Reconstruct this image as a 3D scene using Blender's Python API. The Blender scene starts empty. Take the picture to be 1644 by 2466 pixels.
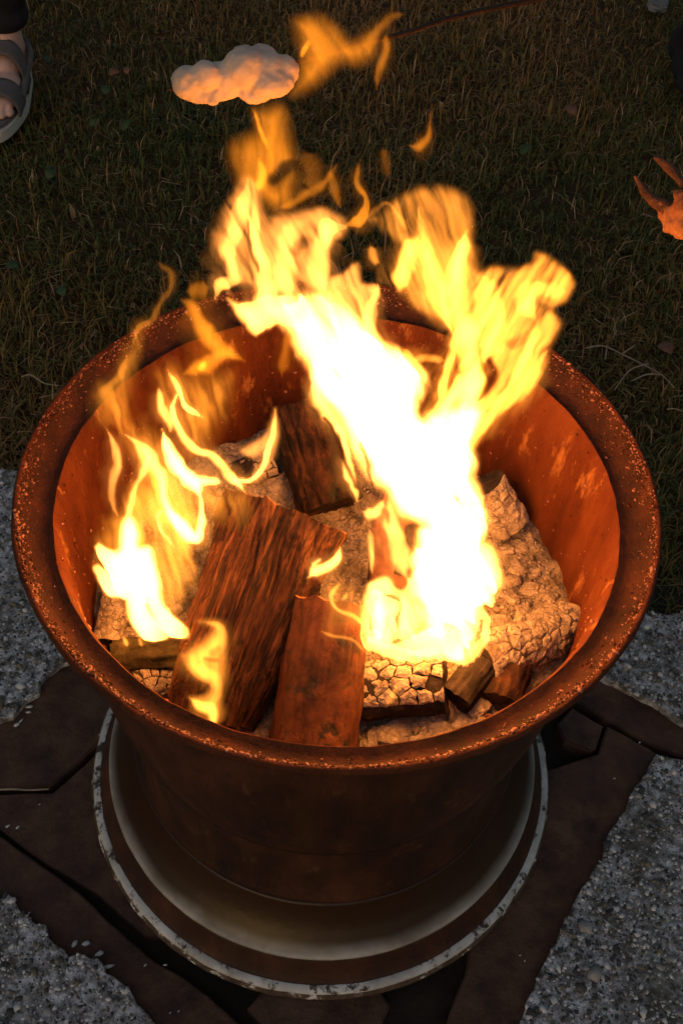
import bpy, bmesh, math, random
import numpy as np
from mathutils import Vector, Matrix
random.seed(4); rng = np.random.default_rng(4)
S = bpy.context.scene
COL = S.collection

# ------------------------------------------------------------------ camera
R = 0.29                      # radius of the wheel rim (m)
ZT = 0.555                    # height of its top edge
PW, PH, FPX = 1644.0, 2466.0, 2600.0
PITCH, ROLL = 0.86424632, 0.06522096
CAM = np.array([0.01238801*R, -2.27779499*R, ZT + 2.50909832*R])
fw = np.array([0, math.cos(PITCH), -math.sin(PITCH)]); rt0 = np.array([1., 0, 0]); up0 = np.cross(rt0, fw)
RT = math.cos(ROLL)*rt0 + math.sin(ROLL)*up0
UP = -math.sin(ROLL)*rt0 + math.cos(ROLL)*up0
cd = bpy.data.cameras.new('camera'); cam = bpy.data.objects.new('camera', cd); COL.objects.link(cam)
M = Matrix((RT, UP, -fw)).transposed().to_4x4(); M.translation = Vector(CAM); cam.matrix_world = M
cd.sensor_fit = 'HORIZONTAL'; cd.sensor_width = 36; cd.lens = 36*FPX/PW; cd.clip_start = 0.02; cd.clip_end = 200
S.camera = cam
S.render.resolution_x, S.render.resolution_y = 682, 1024

# ------------------------------------------------------------------ dusk light
w = bpy.data.worlds.new('World'); S.world = w; w.use_nodes = True
nt = w.node_tree; bg = nt.nodes['Background']
sky = nt.nodes.new('ShaderNodeTexSky'); sky.sky_type = 'NISHITA'; sky.sun_disc = False
sky.sun_elevation = math.radians(6); sky.sun_rotation = math.radians(200)
nt.links.new(sky.outputs[0], bg.inputs[0]); bg.inputs[1].default_value = 0.10
sl = bpy.data.lights.new('sun', 'SUN'); sl.energy = 0.36; sl.angle = math.radians(70); sl.color = (1.0, 0.93, 0.90)
so = bpy.data.objects.new('sun', sl); COL.objects.link(so); so.rotation_euler = (math.radians(32), math.radians(-12), 0)

# ------------------------------------------------------------------ exposure and render
S.view_settings.view_transform = 'Standard'; S.view_settings.look = 'None'
S.view_settings.exposure = 0; S.view_settings.gamma = 1; S.view_settings.use_curve_mapping = False
S.render.engine = 'CYCLES'
S.cycles.use_denoising = True
S.cycles.transparent_max_bounces = 96; S.cycles.max_bounces = 5; S.cycles.diffuse_bounces = 3
S.cycles.volume_bounces = 0; S.cycles.sample_clamp_indirect = 0

# ------------------------------------------------------------------ pixel helpers
def ray(x, y):
    x = np.asarray(x, float); y = np.asarray(y, float)
    return (x[..., None]-PW/2)*RT - (y[..., None]-PH/2)*UP + FPX*fw
def atz(x, y, z):
    d = ray(x, y); t = (z-CAM[2])/d[..., 2]; return CAM + d*t[..., None]
def aty(x, y, Y):
    d = ray(x, y); t = (np.asarray(Y)-CAM[1])/d[..., 1]; return CAM + d*t[..., None]
def atd(x, y, dist):
    d = ray(x, y); d = d/np.linalg.norm(d, axis=-1, keepdims=True); return CAM + d*np.asarray(dist)[..., None]
def crop(x0, y0, sc): return lambda pts: [(x0+p[0]/sc, y0+p[1]/sc) + tuple(p[2:]) for p in pts]
cA = crop(380, 0, 2.178); cF = crop(200, 850, 2.24); cG = crop(750, 850, 2.24); cH = crop(400, 400, 1.4933)

# ------------------------------------------------------------------ numpy noise
_T = np.random.default_rng(11).random(65536)
def _h(i, j, k): return _T[(i*73856093 ^ j*19349663 ^ k*83492791) & 65535]
def vnoise(x, y, z=0.0):
    x, y, z = np.broadcast_arrays(np.asarray(x, float), np.asarray(y, float), np.asarray(z, float))
    i, j, k = np.floor(x).astype(np.int64), np.floor(y).astype(np.int64), np.floor(z).astype(np.int64)
    u, v, q = x-i, y-j, z-k
    u, v, q = [t*t*(3-2*t) for t in (u, v, q)]
    r = 0
    for a in (0, 1):
        for b in (0, 1):
            for c in (0, 1):
                r = r + _h(i+a, j+b, k+c)*(u if a else 1-u)*(v if b else 1-v)*(q if c else 1-q)
    return r*2-1
def fbm(x, y, z=0.0, o=4):
    r, a = 0, 1.0
    for n in range(o):
        r = r + a*vnoise(x*2**n+7.3*n, y*2**n+3.1*n, np.asarray(z)*2**n+1.7*n); a *= .5
    return r/1.6

# ------------------------------------------------------------------ object helpers
def tag(o, label=None, cat=None, group=None, kind=None):
    for k, v in (('label', label), ('category', cat), ('group', group), ('kind', kind)):
        if v: o[k] = v
    return o
def link(name, me, mat=None, parent=None):
    o = bpy.data.objects.new(name, me); COL.objects.link(o)
    if mat is not None and me is not None and not me.materials: me.materials.append(mat)
    if parent: o.parent = parent
    return o
def empty(name, loc=(0, 0, 0)):
    o = bpy.data.objects.new(name, None); COL.objects.link(o); o.location = loc; o.empty_display_size = .02; return o
def pyd(name, V, F, mat=None, parent=None, smooth=True):
    me = bpy.data.meshes.new(name)
    if isinstance(F, np.ndarray):
        n, k = F.shape
        me.vertices.add(len(V)); me.vertices.foreach_set('co', np.asarray(V, np.float32).ravel())
        me.loops.add(n*k); me.loops.foreach_set('vertex_index', F.astype(np.int32).ravel())
        me.polygons.add(n); me.polygons.foreach_set('loop_start', np.arange(0, n*k, k, dtype=np.int32))
        me.update(calc_edges=True)
    else:
        me.from_pydata([tuple(v) for v in V], [], [tuple(f) for f in F]); me.update()
    if smooth: me.polygons.foreach_set('use_smooth', [True]*len(me.polygons))
    return link(name, me, mat, parent)
def child(o, parent):
    o.parent = parent
    o.matrix_parent_inverse = Matrix.Translation(-Vector(parent.location)) if parent.type == 'EMPTY' else Matrix()
    return o
def lathe(name, prof, mat, parent=None, n=192, closed=True, jit=0):
    m = len(prof); a = np.linspace(0, 2*math.pi, n, endpoint=False)
    P = np.array(prof)
    rr = np.broadcast_to(P[:, 0], (n, m)).copy(); zz = np.broadcast_to(P[:, 1], (n, m)).copy()
    A = np.broadcast_to(a[:, None], (n, m))
    if jit:
        j = fbm(np.cos(A)*rr*14+5, np.sin(A)*rr*14, zz*14, 4)*jit
        rr = rr + j*.7; zz = zz + fbm(np.cos(A)*rr*11+9, np.sin(A)*rr*11+4, zz*11, 3)*jit*.6
    V = np.stack([rr*np.cos(A)*R, rr*np.sin(A)*R, ZT+zz*R], -1).reshape(-1, 3)
    F = []
    for i in range(n):
        i2 = (i+1) % n
        for k in range(m if closed else m-1):
            k2 = (k+1) % m
            F.append((i*m+k, i2*m+k, i2*m+k2, i*m+k2))
    return pyd(name, V, np.array(F), mat, parent)
def spline(pts, n=12):
    P = np.array(pts, float); Q = np.vstack([2*P[0]-P[1], P, 2*P[-1]-P[-2]]); out = []
    for i in range(1, len(Q)-2):
        t = np.linspace(0, 1, n, endpoint=False)[:, None]
        a, b, c, d = Q[i-1], Q[i], Q[i+1], Q[i+2]
        out.append(.5*(2*b+(c-a)*t+(2*a-5*b+4*c-d)*t*t+(3*b-a-3*c+d)*t**3))
    out.append(P[-1:]); return np.vstack(out)
def frames(C):
    T = np.gradient(C, axis=0); T /= np.linalg.norm(T, axis=1, keepdims=True)+1e-12
    N = np.zeros_like(T); n = np.cross(T[0], [0.13, .21, 1.0]); n /= np.linalg.norm(n); N[0] = n
    for i in range(1, len(T)):
        n = N[i-1]-T[i]*np.dot(N[i-1], T[i]); N[i] = n/np.linalg.norm(n)
    return T, N, np.cross(T, N)
def tube(name, pts, rad, mat, parent=None, seg=8, n=8, rough=0, smooth=True):
    """tapered tube through 3-D points with a radius for each point"""
    D = np.hstack([np.array(pts, float), np.array(rad, float)[:, None]])
    D = spline(D, n); C, r = D[:, :3], np.maximum(D[:, 3], 1e-4)
    T, N, B = frames(C); a = np.linspace(0, 2*math.pi, seg, endpoint=False)
    rr = r[:, None]*(1+rough*fbm(np.cos(a)[None]*1.3+C[:, :1]*90, np.sin(a)[None]*1.3+C[:, 1:2]*90, C[:, 2:3]*90, 3))
    V = (C[:, None]+rr[..., None]*(np.cos(a)[None, :, None]*N[:, None]+np.sin(a)[None, :, None]*B[:, None])).reshape(-1, 3)
    m = len(C); F = [(i*seg+k, i*seg+(k+1) % seg, (i+1)*seg+(k+1) % seg, (i+1)*seg+k) for i in range(m-1) for k in range(seg)]
    F += [tuple(range(seg-1, -1, -1)), tuple((m-1)*seg+k for k in range(seg))]
    return pyd(name, V, F, mat, parent, smooth)
def remeshed(name, parts, voxel, mat, parent=None, smooth=6, rough=None):
    """one continuous skin round overlapping ellipsoids (centre, radii, rotation)"""
    bm = bmesh.new()
    for c, rad, rot in parts:
        b0 = len(bm.verts)
        r = bmesh.ops.create_icosphere(bm, subdivisions=3, radius=1)
        mt = Matrix.Translation(Vector(c)) @ rot.to_4x4() @ Matrix.Diagonal((*rad, 1))
        bmesh.ops.transform(bm, matrix=mt, verts=r['verts'])
    me = bpy.data.meshes.new(name); bm.to_mesh(me); bm.free()
    o = bpy.data.objects.new(name, me); COL.objects.link(o)
    m = o.modifiers.new('r', 'REMESH'); m.mode = 'VOXEL'; m.voxel_size = voxel
    s = o.modifiers.new('s', 'SMOOTH'); s.factor = .5; s.iterations = smooth
    ev = o.evaluated_get(bpy.context.evaluated_depsgraph_get()); me2 = bpy.data.meshes.new_from_object(ev)
    me2.name = name; o.modifiers.clear(); o.data = me2; bpy.data.meshes.remove(me)
    me2.materials.clear(); me2.materials.append(mat)
    me2.polygons.foreach_set('use_smooth', [True]*len(me2.polygons))
    if rough:
        n_ = len(me2.vertices); co = np.empty(n_*3, np.float32); no = np.empty(n_*3, np.float32); me2.vertices.foreach_get('co', co); me2.vertex_normals.foreach_get('vector', no); co = co.reshape(-1, 3); no = no.reshape(-1, 3)
        k = rough[1]; d = fbm(co[:, 0]*k, co[:, 1]*k, co[:, 2]*k, 4); d = d-.8*np.abs(fbm(co[:, 0]*k*1.7+9, co[:, 1]*k*1.7, co[:, 2]*k*1.7, 3))
        me2.vertices.foreach_set('co', (co+no*(d*rough[0])[:, None]).astype(np.float32).ravel()); me2.update()
    if parent: o.parent = parent
    return o
ID3 = Matrix.Identity(3)
def rot(x=0, y=0, z=0): return (Matrix.Rotation(z, 3, 'Z') @ Matrix.Rotation(y, 3, 'Y') @ Matrix.Rotation(x, 3, 'X'))

# ------------------------------------------------------------------ materials
def mat(name, cols, scale=30, stretch=(1, 1, 1), rough=.8, bump=.3, bscale=None, detail=8, pos=None, spec=.3, metal=0,
        coord='Object', spots=None, distort=0.0, bdist=.004):
    m = bpy.data.materials.new(name); m.use_nodes = True; n = m.node_tree.nodes; L = m.node_tree.links
    p = n['Principled BSDF']; p.inputs['Roughness'].default_value = rough; p.inputs['Metallic'].default_value = metal
    p.inputs['Specular IOR Level'].default_value = spec
    tc = n.new('ShaderNodeTexCoord'); mp = n.new('ShaderNodeMapping'); mp.inputs['Scale'].default_value = stretch
    L.new(tc.outputs[coord], mp.inputs[0])
    tx = n.new('ShaderNodeTexNoise'); tx.inputs['Scale'].default_value = scale; tx.inputs['Detail'].default_value = detail
    tx.inputs['Roughness'].default_value = .65; tx.inputs['Distortion'].default_value = distort
    L.new(mp.outputs[0], tx.inputs[0])
    cr = n.new('ShaderNodeValToRGB'); e = cr.color_ramp.elements
    pos = pos or [.3+.4*i/(len(cols)-1) for i in range(len(cols))]
    e[0].position, e[0].color = pos[0], (*cols[0], 1); e[1].position, e[1].color = pos[-1], (*cols[-1], 1)
    for c, q in zip(cols[1:-1], pos[1:-1]): k = e.new(q); k.color = (*c, 1)
    L.new(tx.outputs[0], cr.inputs[0]); out = cr.outputs[0]
    if spots:
        col, sc, lo, hi = spots
        t2 = n.new('ShaderNodeTexNoise'); t2.inputs['Scale'].default_value = sc; t2.inputs['Detail'].default_value = 6; t2.inputs['Roughness'].default_value = .7
        L.new(mp.outputs[0], t2.inputs[0])
        mr = n.new('ShaderNodeMapRange'); mr.inputs[1].default_value = lo; mr.inputs[2].default_value = hi; L.new(t2.outputs[0], mr.inputs[0])
        mx = n.new('ShaderNodeMix'); mx.data_type = 'RGBA'; L.new(mr.outputs[0], mx.inputs[0]); L.new(out, mx.inputs[6]); mx.inputs[7].default_value = (*col, 1); out = mx.outputs[2]
    L.new(out, p.inputs['Base Color'])
    if bump:
        bx = n.new('ShaderNodeTexNoise'); bx.inputs['Scale'].default_value = bscale or scale*3; bx.inputs['Detail'].default_value = 8; bx.inputs['Roughness'].default_value = .7
        L.new(mp.outputs[0], bx.inputs[0])
        b = n.new('ShaderNodeBump'); b.inputs['Strength'].default_value = bump; b.inputs['Distance'].default_value = bdist
        L.new(bx.outputs[0], b.inputs['Height']); L.new(b.outputs[0], p.inputs['Normal'])
    return m
M_rust = mat('rusty_steel', [(.050, .010, .0022), (.105, .025, .0055), (.155, .044, .011)], 16, stretch=(1, 1, .38), rough=.8, bump=.9, bscale=130, spots=((.34, .15, .045), 34, .575, .70), spec=.2, pos=[.34, .52, .68])
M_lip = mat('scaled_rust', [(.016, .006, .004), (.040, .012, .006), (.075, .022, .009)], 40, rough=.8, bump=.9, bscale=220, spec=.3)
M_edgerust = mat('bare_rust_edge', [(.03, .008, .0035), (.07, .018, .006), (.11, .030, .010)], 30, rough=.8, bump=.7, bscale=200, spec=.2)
M_flake = mat('rust_scale_flake', [(.18, .06, .035), (.36, .17, .11)], 60, rough=.45, bump=0, spec=.5)
M_body = mat('heat_browned_steel', [(.010, .003, .0015), (.034, .010, .004), (.075, .024, .009)], 16, stretch=(1, 1, .45), rough=.65, bump=.35, bscale=140, spots=((.085, .035, .015), 34, .60, .72))
M_white = mat('chipped_white_paint', [(.14, .12, .10), (.42, .40, .385), (.62, .61, .61)], 14, rough=.5, bump=.12, bscale=120, pos=[.25, .48, .7], spots=((.045, .03, .022), 60, .53, .60))
M_seat = mat('heat_browned_paint', [(.16, .14, .12), (.34, .32, .30), (.52, .50, .50)], 14, rough=.35, bump=.12, bscale=120, pos=[.25, .48, .7], spots=((.05, .03, .02), 45, .66, .70))
def browned(m, z0, z1, col):
    n = m.node_tree.nodes; L = m.node_tree.links; p = n['Principled BSDF']; src = p.inputs['Base Color'].links[0].from_socket
    tc = n.new('ShaderNodeTexCoord'); sp = n.new('ShaderNodeSeparateXYZ'); L.new(tc.outputs['Object'], sp.inputs[0])
    nz = n.new('ShaderNodeTexNoise'); nz.inputs['Scale'].default_value = 9; nz.inputs['Detail'].default_value = 5; L.new(tc.outputs['Object'], nz.inputs[0])
    ma = n.new('ShaderNodeMath'); ma.operation = 'MULTIPLY_ADD'; ma.inputs[1].default_value = .012; L.new(nz.outputs[0], ma.inputs[0]); L.new(sp.outputs[2], ma.inputs[2])
    mr = n.new('ShaderNodeMapRange'); mr.interpolation_type = 'SMOOTHSTEP'; mr.inputs[1].default_value = z0+.006; mr.inputs[2].default_value = z1+.006; L.new(ma.outputs[0], mr.inputs[0])
    mx = n.new('ShaderNodeMix'); mx.data_type = 'RGBA'; L.new(mr.outputs[0], mx.inputs[0]); L.new(src, mx.inputs[6]); mx.inputs[7].default_value = (*col, 1); L.new(mx.outputs[2], p.inputs['Base Color'])
browned(M_seat, ZT-1.715*R, ZT-1.63*R, (.030, .013, .006))
M_edge = mat('flaked_painted_edge', [(.04, .026, .018), (.10, .06, .04), (.62, .60, .57)], 55, rough=.7, bump=.5, bscale=150, pos=[.36, .56, .62])
M_ash = mat('ash', [(.10, .08, .06), (.30, .255, .195), (.50, .43, .35)], 45, rough=.95, bump=.9, bscale=190, spec=.1)
M_ashl = mat('pale_ash_lump', [(.16, .135, .105), (.36, .31, .25), (.52, .46, .385)], 90, rough=.95, bump=.7, bscale=300, spec=.1)
M_char = mat('charcoal', [(.008, .006, .005), (.022, .016, .012), (.06, .045, .035)], 60, rough=.85, bump=.6, bscale=220)
M_bark = mat('scorched_bark', [(.016, .007, .004), (.05, .019, .009), (.12, .048, .021)], 40, rough=.9, bump=1.0, bscale=110, spots=((.03, .028, .012), 22, .52, .62))
M_bark2 = mat('smooth_bark', [(.032, .010, .004), (.095, .030, .011), (.18, .066, .025)], 16, rough=.75, bump=.4, bscale=140, spots=((.03, .02, .012), 30, .56, .62))
M_moss = mat('mossy_bark', [(.012, .010, .005), (.04, .032, .014), (.09, .07, .03)], 60, rough=.95, bump=1.0, bscale=200)
M_split = mat('split_wood', [(.022, .009, .004), (.11, .038, .014), (.32, .13, .048)], 24, stretch=(4.5, 4.5, .55), rough=.75, bump=.9, bscale=60, pos=[.3, .5, .72], detail=10)
def add_fibre(m, stretch, scale, dark=.25, lo=.38, hi=.6, bump=1.0, dist=.003):
    n = m.node_tree.nodes; L = m.node_tree.links; p = n['Principled BSDF']; src = p.inputs['Base Color'].links[0].from_socket
    tc = n.new('ShaderNodeTexCoord'); mp = n.new('ShaderNodeMapping'); mp.inputs['Scale'].default_value = stretch; L.new(tc.outputs['Object'], mp.inputs[0])
    t = n.new('ShaderNodeTexNoise'); t.inputs['Scale'].default_value = scale; t.inputs['Detail'].default_value = 6; t.inputs['Roughness'].default_value = .6; t.inputs['Distortion'].default_value = .6; L.new(mp.outputs[0], t.inputs[0])
    mr = n.new('ShaderNodeMapRange'); mr.inputs[1].default_value = lo; mr.inputs[2].default_value = hi; mr.inputs[3].default_value = dark; L.new(t.outputs[0], mr.inputs[0])
    mx = n.new('ShaderNodeMix'); mx.data_type = 'RGBA'; mx.blend_type = 'MULTIPLY'; mx.inputs[0].default_value = 1; L.new(src, mx.inputs[6]); L.new(mr.outputs[0], mx.inputs[7]); L.new(mx.outputs[2], p.inputs['Base Color'])
    b = n.new('ShaderNodeBump'); b.inputs['Strength'].default_value = bump; b.inputs['Distance'].default_value = dist; L.new(t.outputs[0], b.inputs['Height'])
    old = p.inputs['Normal'].links[0].from_socket if p.inputs['Normal'].links else None
    if old: L.new(old, b.inputs['Normal'])
    L.new(b.outputs[0], p.inputs['Normal'])
def add_cracks(m, scale, lo=.0, hi=.06, dark=.25):
    n = m.node_tree.nodes; L = m.node_tree.links; p = n['Principled BSDF']; src = p.inputs['Base Color'].links[0].from_socket
    tc = n.new('ShaderNodeTexCoord'); nz = n.new('ShaderNodeTexNoise'); nz.inputs['Scale'].default_value = scale*.8; nz.inputs['Detail'].default_value = 4; L.new(tc.outputs['Object'], nz.inputs[0])
    ad = n.new('ShaderNodeVectorMath'); ad.operation = 'MULTIPLY_ADD'; ad.inputs[1].default_value = (.9/scale,)*3; L.new(nz.outputs['Color'], ad.inputs[0]); L.new(tc.outputs['Object'], ad.inputs[2])
    v = n.new('ShaderNodeTexVoronoi'); v.feature = 'DISTANCE_TO_EDGE'; v.inputs['Scale'].default_value = scale; L.new(ad.outputs[0], v.inputs['Vector'])
    mr = n.new('ShaderNodeMapRange'); mr.inputs[1].default_value = lo; mr.inputs[2].default_value = hi; mr.inputs[3].default_value = dark; L.new(v.outputs['Distance'], mr.inputs[0])
    mx = n.new('ShaderNodeMix'); mx.data_type = 'RGBA'; mx.blend_type = 'MULTIPLY'; mx.inputs[0].default_value = 1; L.new(src, mx.inputs[6]); L.new(mr.outputs[0], mx.inputs[7]); L.new(mx.outputs[2], p.inputs['Base Color'])
    b = n.new('ShaderNodeBump'); b.inputs['Strength'].default_value = .7; b.inputs['Distance'].default_value = .0015; L.new(mr.outputs[0], b.inputs['Height']); old = p.inputs['Normal'].links[0].from_socket; L.new(old, b.inputs['Normal']); L.new(b.outputs[0], p.inputs['Normal'])
add_cracks(M_ash, 95, 0, .045, .5); add_cracks(M_ashl, 140, 0, .04, .55)
add_fibre(M_split, (1, 1, .05), 230, .18, .40, .58)
add_fibre(M_bark, (1, 1, .35), 90, .25, .42, .56)
add_fibre(M_bark2, (1, 1, .6), 60, .45, .36, .52, .6)
M_end = mat('cut_wood_end', [(.14, .06, .025), (.40, .20, .085)], 60, rough=.8, bump=.3)
M_paver = mat('dark_rusty_paver', [(.030, .015, .010), (.080, .038, .025), (.13, .062, .038)], 22, rough=.8, bump=.9, bscale=120, spots=((.17, .085, .05), 9, .56, .74))
M_dirt = mat('dark_soil', [(.010, .007, .005), (.03, .02, .014)], 30, rough=1, bump=.8)
M_conc = mat('weathered_concrete', [(.075, .067, .062), (.33, .305, .30), (.74, .70, .72)], 70, rough=.95, bump=1.0, bscale=130, spots=((.09, .075, .05), 7, .48, .68), pos=[.36, .5, .64])
M_peb = [mat('aggregate_grain_%s' % n, c, 60, rough=.9, bump=.4, bscale=200) for n, c in
         (('grey', [(.19, .175, .17), (.36, .335, .33)]), ('pale', [(.44, .41, .40), (.66, .62, .62)]), ('brown', [(.09, .075, .055), (.20, .165, .12)]), ('dark', [(.03, .03, .03), (.09, .082, .075)]))]
M_dough = mat('raw_dough', [(.34, .28, .25), (.42, .33, .28), (.50, .40, .35)], 30, rough=.7, bump=.35, bscale=60, spec=.3)
M_dough2 = mat('toasted_dough', [(.07, .022, .010), (.20, .075, .030), (.34, .17, .09)], 30, rough=.75, bump=.5, bscale=110, spots=((.12, .05, .025), 60, .6, .66))
M_stick = mat('stick_bark', [(.03, .014, .009), (.08, .035, .022), (.16, .075, .05)], 60, rough=.85, bump=.8, bscale=200)
M_dstick = mat('dark_stick', [(.012, .006, .004), (.03, .013, .008), (.06, .028, .018)], 60, rough=.9, bump=.8, bscale=200)  # darker version of the stick bark, used for the pale dough's stick
M_skin = mat('skin', [(.52, .30, .24), (.62, .38, .31)], 40, rough=.55, bump=.08)
M_strap = mat('grey_strap', [(.085, .072, .070), (.12, .10, .098)], 40, rough=.85, bump=.3, bscale=500)
M_sole = mat('pale_sole', [(.42, .38, .34), (.55, .51, .47)], 30, rough=.7, bump=.1)
M_insole = mat('grey_insole', [(.10, .088, .085), (.14, .12, .115)], 30, rough=.9, bump=.2)
M_cloth = mat('dark_cloth', [(.008, .007, .009), (.016, .013, .017)], 40, rough=.95, bump=.3, bscale=300)
M_stone = mat('grey_stone', [(.10, .10, .11), (.2, .2, .21)], 20, rough=.9, bump=.6)
M_lawn = mat('lawn_soil', [(.03, .015, .006), (.06, .030, .010), (.09, .045, .016)], 20, rough=1, bump=1, bscale=90)  # soil brown made warmer, part of the firelight put into the lawn colour
M_twig = mat('dry_straw', [(.20, .14, .09), (.34, .26, .18)], 60, rough=.9, bump=.3)
M_leaf = mat('broad_leaf', [(.025, .045, .014), (.05, .08, .03)], 30, rough=.7, bump=.3)
M_dleaf = mat('withered_leaf', [(.14, .055, .03), (.24, .11, .07)], 30, rough=.8, bump=.3)
M_paper = mat('scorched_paper', [(.05, .022, .015), (.16, .075, .045), (.30, .16, .10)], 22, rough=.85, bump=.3)
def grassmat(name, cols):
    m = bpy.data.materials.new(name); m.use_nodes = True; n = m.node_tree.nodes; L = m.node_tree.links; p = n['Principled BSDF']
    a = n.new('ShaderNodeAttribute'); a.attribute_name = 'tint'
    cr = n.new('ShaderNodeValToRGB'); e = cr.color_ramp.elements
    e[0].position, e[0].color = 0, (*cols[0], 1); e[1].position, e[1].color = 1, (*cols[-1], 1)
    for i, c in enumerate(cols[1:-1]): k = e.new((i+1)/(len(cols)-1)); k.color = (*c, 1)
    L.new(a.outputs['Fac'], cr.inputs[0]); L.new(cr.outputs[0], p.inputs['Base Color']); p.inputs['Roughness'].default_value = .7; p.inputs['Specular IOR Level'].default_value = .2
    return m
M_grass = grassmat('grass', [(.036, .055, .013), (.090, .086, .021), (.18, .10, .027), (.28, .13, .042), (.40, .25, .14)])  # dry browns, also reddened to stand in for the fire's glow on the lawn
def emit_vol(name, col, k):
    m = bpy.data.materials.new(name); m.use_nodes = True; n = m.node_tree.nodes; L = m.node_tree.links
    n.remove(n['Principled BSDF']); e = n.new('ShaderNodeEmission'); e.inputs[0].default_value = (*col, 1); e.inputs[1].default_value = k
    L.new(e.outputs[0], n['Material Output'].inputs['Volume']); return m
E_CORE, E_MID, E_VEIL = 170.0, 70.0, 26.0
M_core = emit_vol('white_hot_flame', (1, .315, .048), E_CORE)
M_mid = emit_vol('yellow_flame', (1, .30, .030), E_MID)
M_veil = emit_vol('orange_flame', (1, .27, .012), E_VEIL)
M_amber = emit_vol('amber_flame', (1, .30, .024), E_VEIL)
M_ember = bpy.data.materials.new('ember'); M_ember.use_nodes = True
_p = M_ember.node_tree.nodes['Principled BSDF']; _p.inputs['Base Color'].default_value = (.1, .02, .01, 1)
_p.inputs['Emission Color'].default_value = (1, .10, .015, 1); _p.inputs['Emission Strength'].default_value = 1.3

# ================================================================== SETTING
# lawn: one sheet to the horizon, gently uneven near the fire
n = 160
gx = np.sign(np.linspace(-1, 1, n))*np.abs(np.linspace(-1, 1, n))**3*40
gy = np.sign(np.linspace(-1, 1, n))*np.abs(np.linspace(-1, 1, n))**3*40 + 1.0
X, Y = np.meshgrid(gx, gy)
Z = -.045 + .012*fbm(X*1.7, Y*1.7)
V = np.stack([X, Y, Z], -1).reshape(-1, 3)
I = np.arange(n*n).reshape(n, n)
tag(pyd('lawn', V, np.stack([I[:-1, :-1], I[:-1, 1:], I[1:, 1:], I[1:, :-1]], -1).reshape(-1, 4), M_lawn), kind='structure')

# concrete slabs with broken edges, outlined from the ground they cover
def jag(P, step=.006, amp=.0035, seed=0, keep=()):
    out = []
    m = len(P)
    for i in range(m):
        a, b = P[i], P[(i+1) % m]; L = math.hypot(b[0]-a[0], b[1]-a[1]); k = min(160, max(1, int(L/step)))
        nx, ny = -(b[1]-a[1])/L, (b[0]-a[0])/L
        for t in np.arange(k)/k:
            x, y = a[0]+(b[0]-a[0])*t, a[1]+(b[1]-a[1])*t
            d = amp*float(fbm(x*55+seed, y*55, 0, 3)*1.6)
            out.append((x+nx*d, y+ny*d))
    return out
def prism(name, poly, z0, z1, m, parent=None, bevel=.002):
    bm = bmesh.new(); vs = [bm.verts.new((x, y, z1)) for x, y in poly]; f = bm.faces.new(vs)
    if f.normal.z < 0: f.normal_flip()
    ex = bmesh.ops.extrude_face_region(bm, geom=[f]); vv = [g for g in ex['geom'] if isinstance(g, bmesh.types.BMVert)]
    bmesh.ops.translate(bm, verts=vs, vec=(0, 0, z0-z1))
    bmesh.ops.recalc_face_normals(bm, faces=bm.faces)
    if bevel:
        top = [e for e in bm.edges if all(abs(v.co.z-z1) < 1e-6 for v in e.verts) and len(e.link_faces) == 2 and any(abs(q.normal.z) < .5 for q in e.link_faces)]
        bmesh.ops.bevel(bm, geom=top, offset=bevel, segments=2, affect='EDGES', clamp_overlap=True)
    bmesh.ops.triangulate(bm, faces=[q for q in bm.faces if len(q.verts) > 4])
    me = bpy.data.meshes.new(name); bm.to_mesh(me); bm.free(); return link(name, me, m, parent)
def gpoly(pts, z): return [tuple(atz(x, y, z)[:2]) for x, y in pts]
ZC = .012
SLABS = {
 'L1': [(-700, 960), (0, 1128), (300, 1185), (420, 1400), (300, 1560), (150, 1592), (97, 1640), (92, 1664), (60, 1682), (30, 1720), (0, 1730), (-700, 2000)],
 'L2': [(-700, 1990), (0, 2160), (20, 2150), (45, 2172), (52, 2200), (85, 2225), (110, 2228), (115, 2255), (145, 2275), (165, 2305), (190, 2300), (230, 2312), (255, 2345), (275, 2352), (310, 2390), (330, 2420), (376, 2468), (460, 2800), (-700, 2800)],
 'R1': [(1200, 1420), (1480, 1478), (1644, 1478), (2400, 1600), (2400, 2060), (1644, 1738), (1600, 1712), (1530, 1672), (1461, 1634), (1300, 1560)],
 'R2': [(1582, 1818), (1644, 1823), (2400, 1900), (2400, 2900), (1050, 2900), (1251, 2451), (1289, 2360), (1317, 2294), (1346, 2251), (1374, 2199), (1403, 2138), (1446, 2062), (1476, 2000), (1481, 1990), (1506, 1942), (1534, 1892), (1559, 1859)]}
SP = {k: jag(gpoly(v, ZC), seed=i*9) for i, (k, v) in enumerate(SLABS.items())}
slab_lab = {'L1': 'weathered grey concrete slab bordering the lawn beside the sandalled foot', 'L2': 'rough grey concrete slab with white flakes along its crumbling edge',
            'R1': 'mottled grey concrete slab below the dry branching twig', 'R2': 'coarse grey aggregate concrete slab with a sharp pointed corner'}
SL = {}
for k, P in SP.items():
    SL[k] = tag(prism('concrete_slab', P, -.05, ZC, M_conc, bevel=.0015), slab_lab[k], 'slab', kind='structure')
def inside(P, x, y):
    P = np.array(P); c = np.zeros(len(x), bool); j = len(P)-1
    for i in range(len(P)):
        xi, yi = P[i]; xj, yj = P[j]
        c ^= ((yi > y) != (yj > y)) & (x < (xj-xi)*(y-yi)/(yj-yi+1e-12)+xi); j = i
    return c
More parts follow.
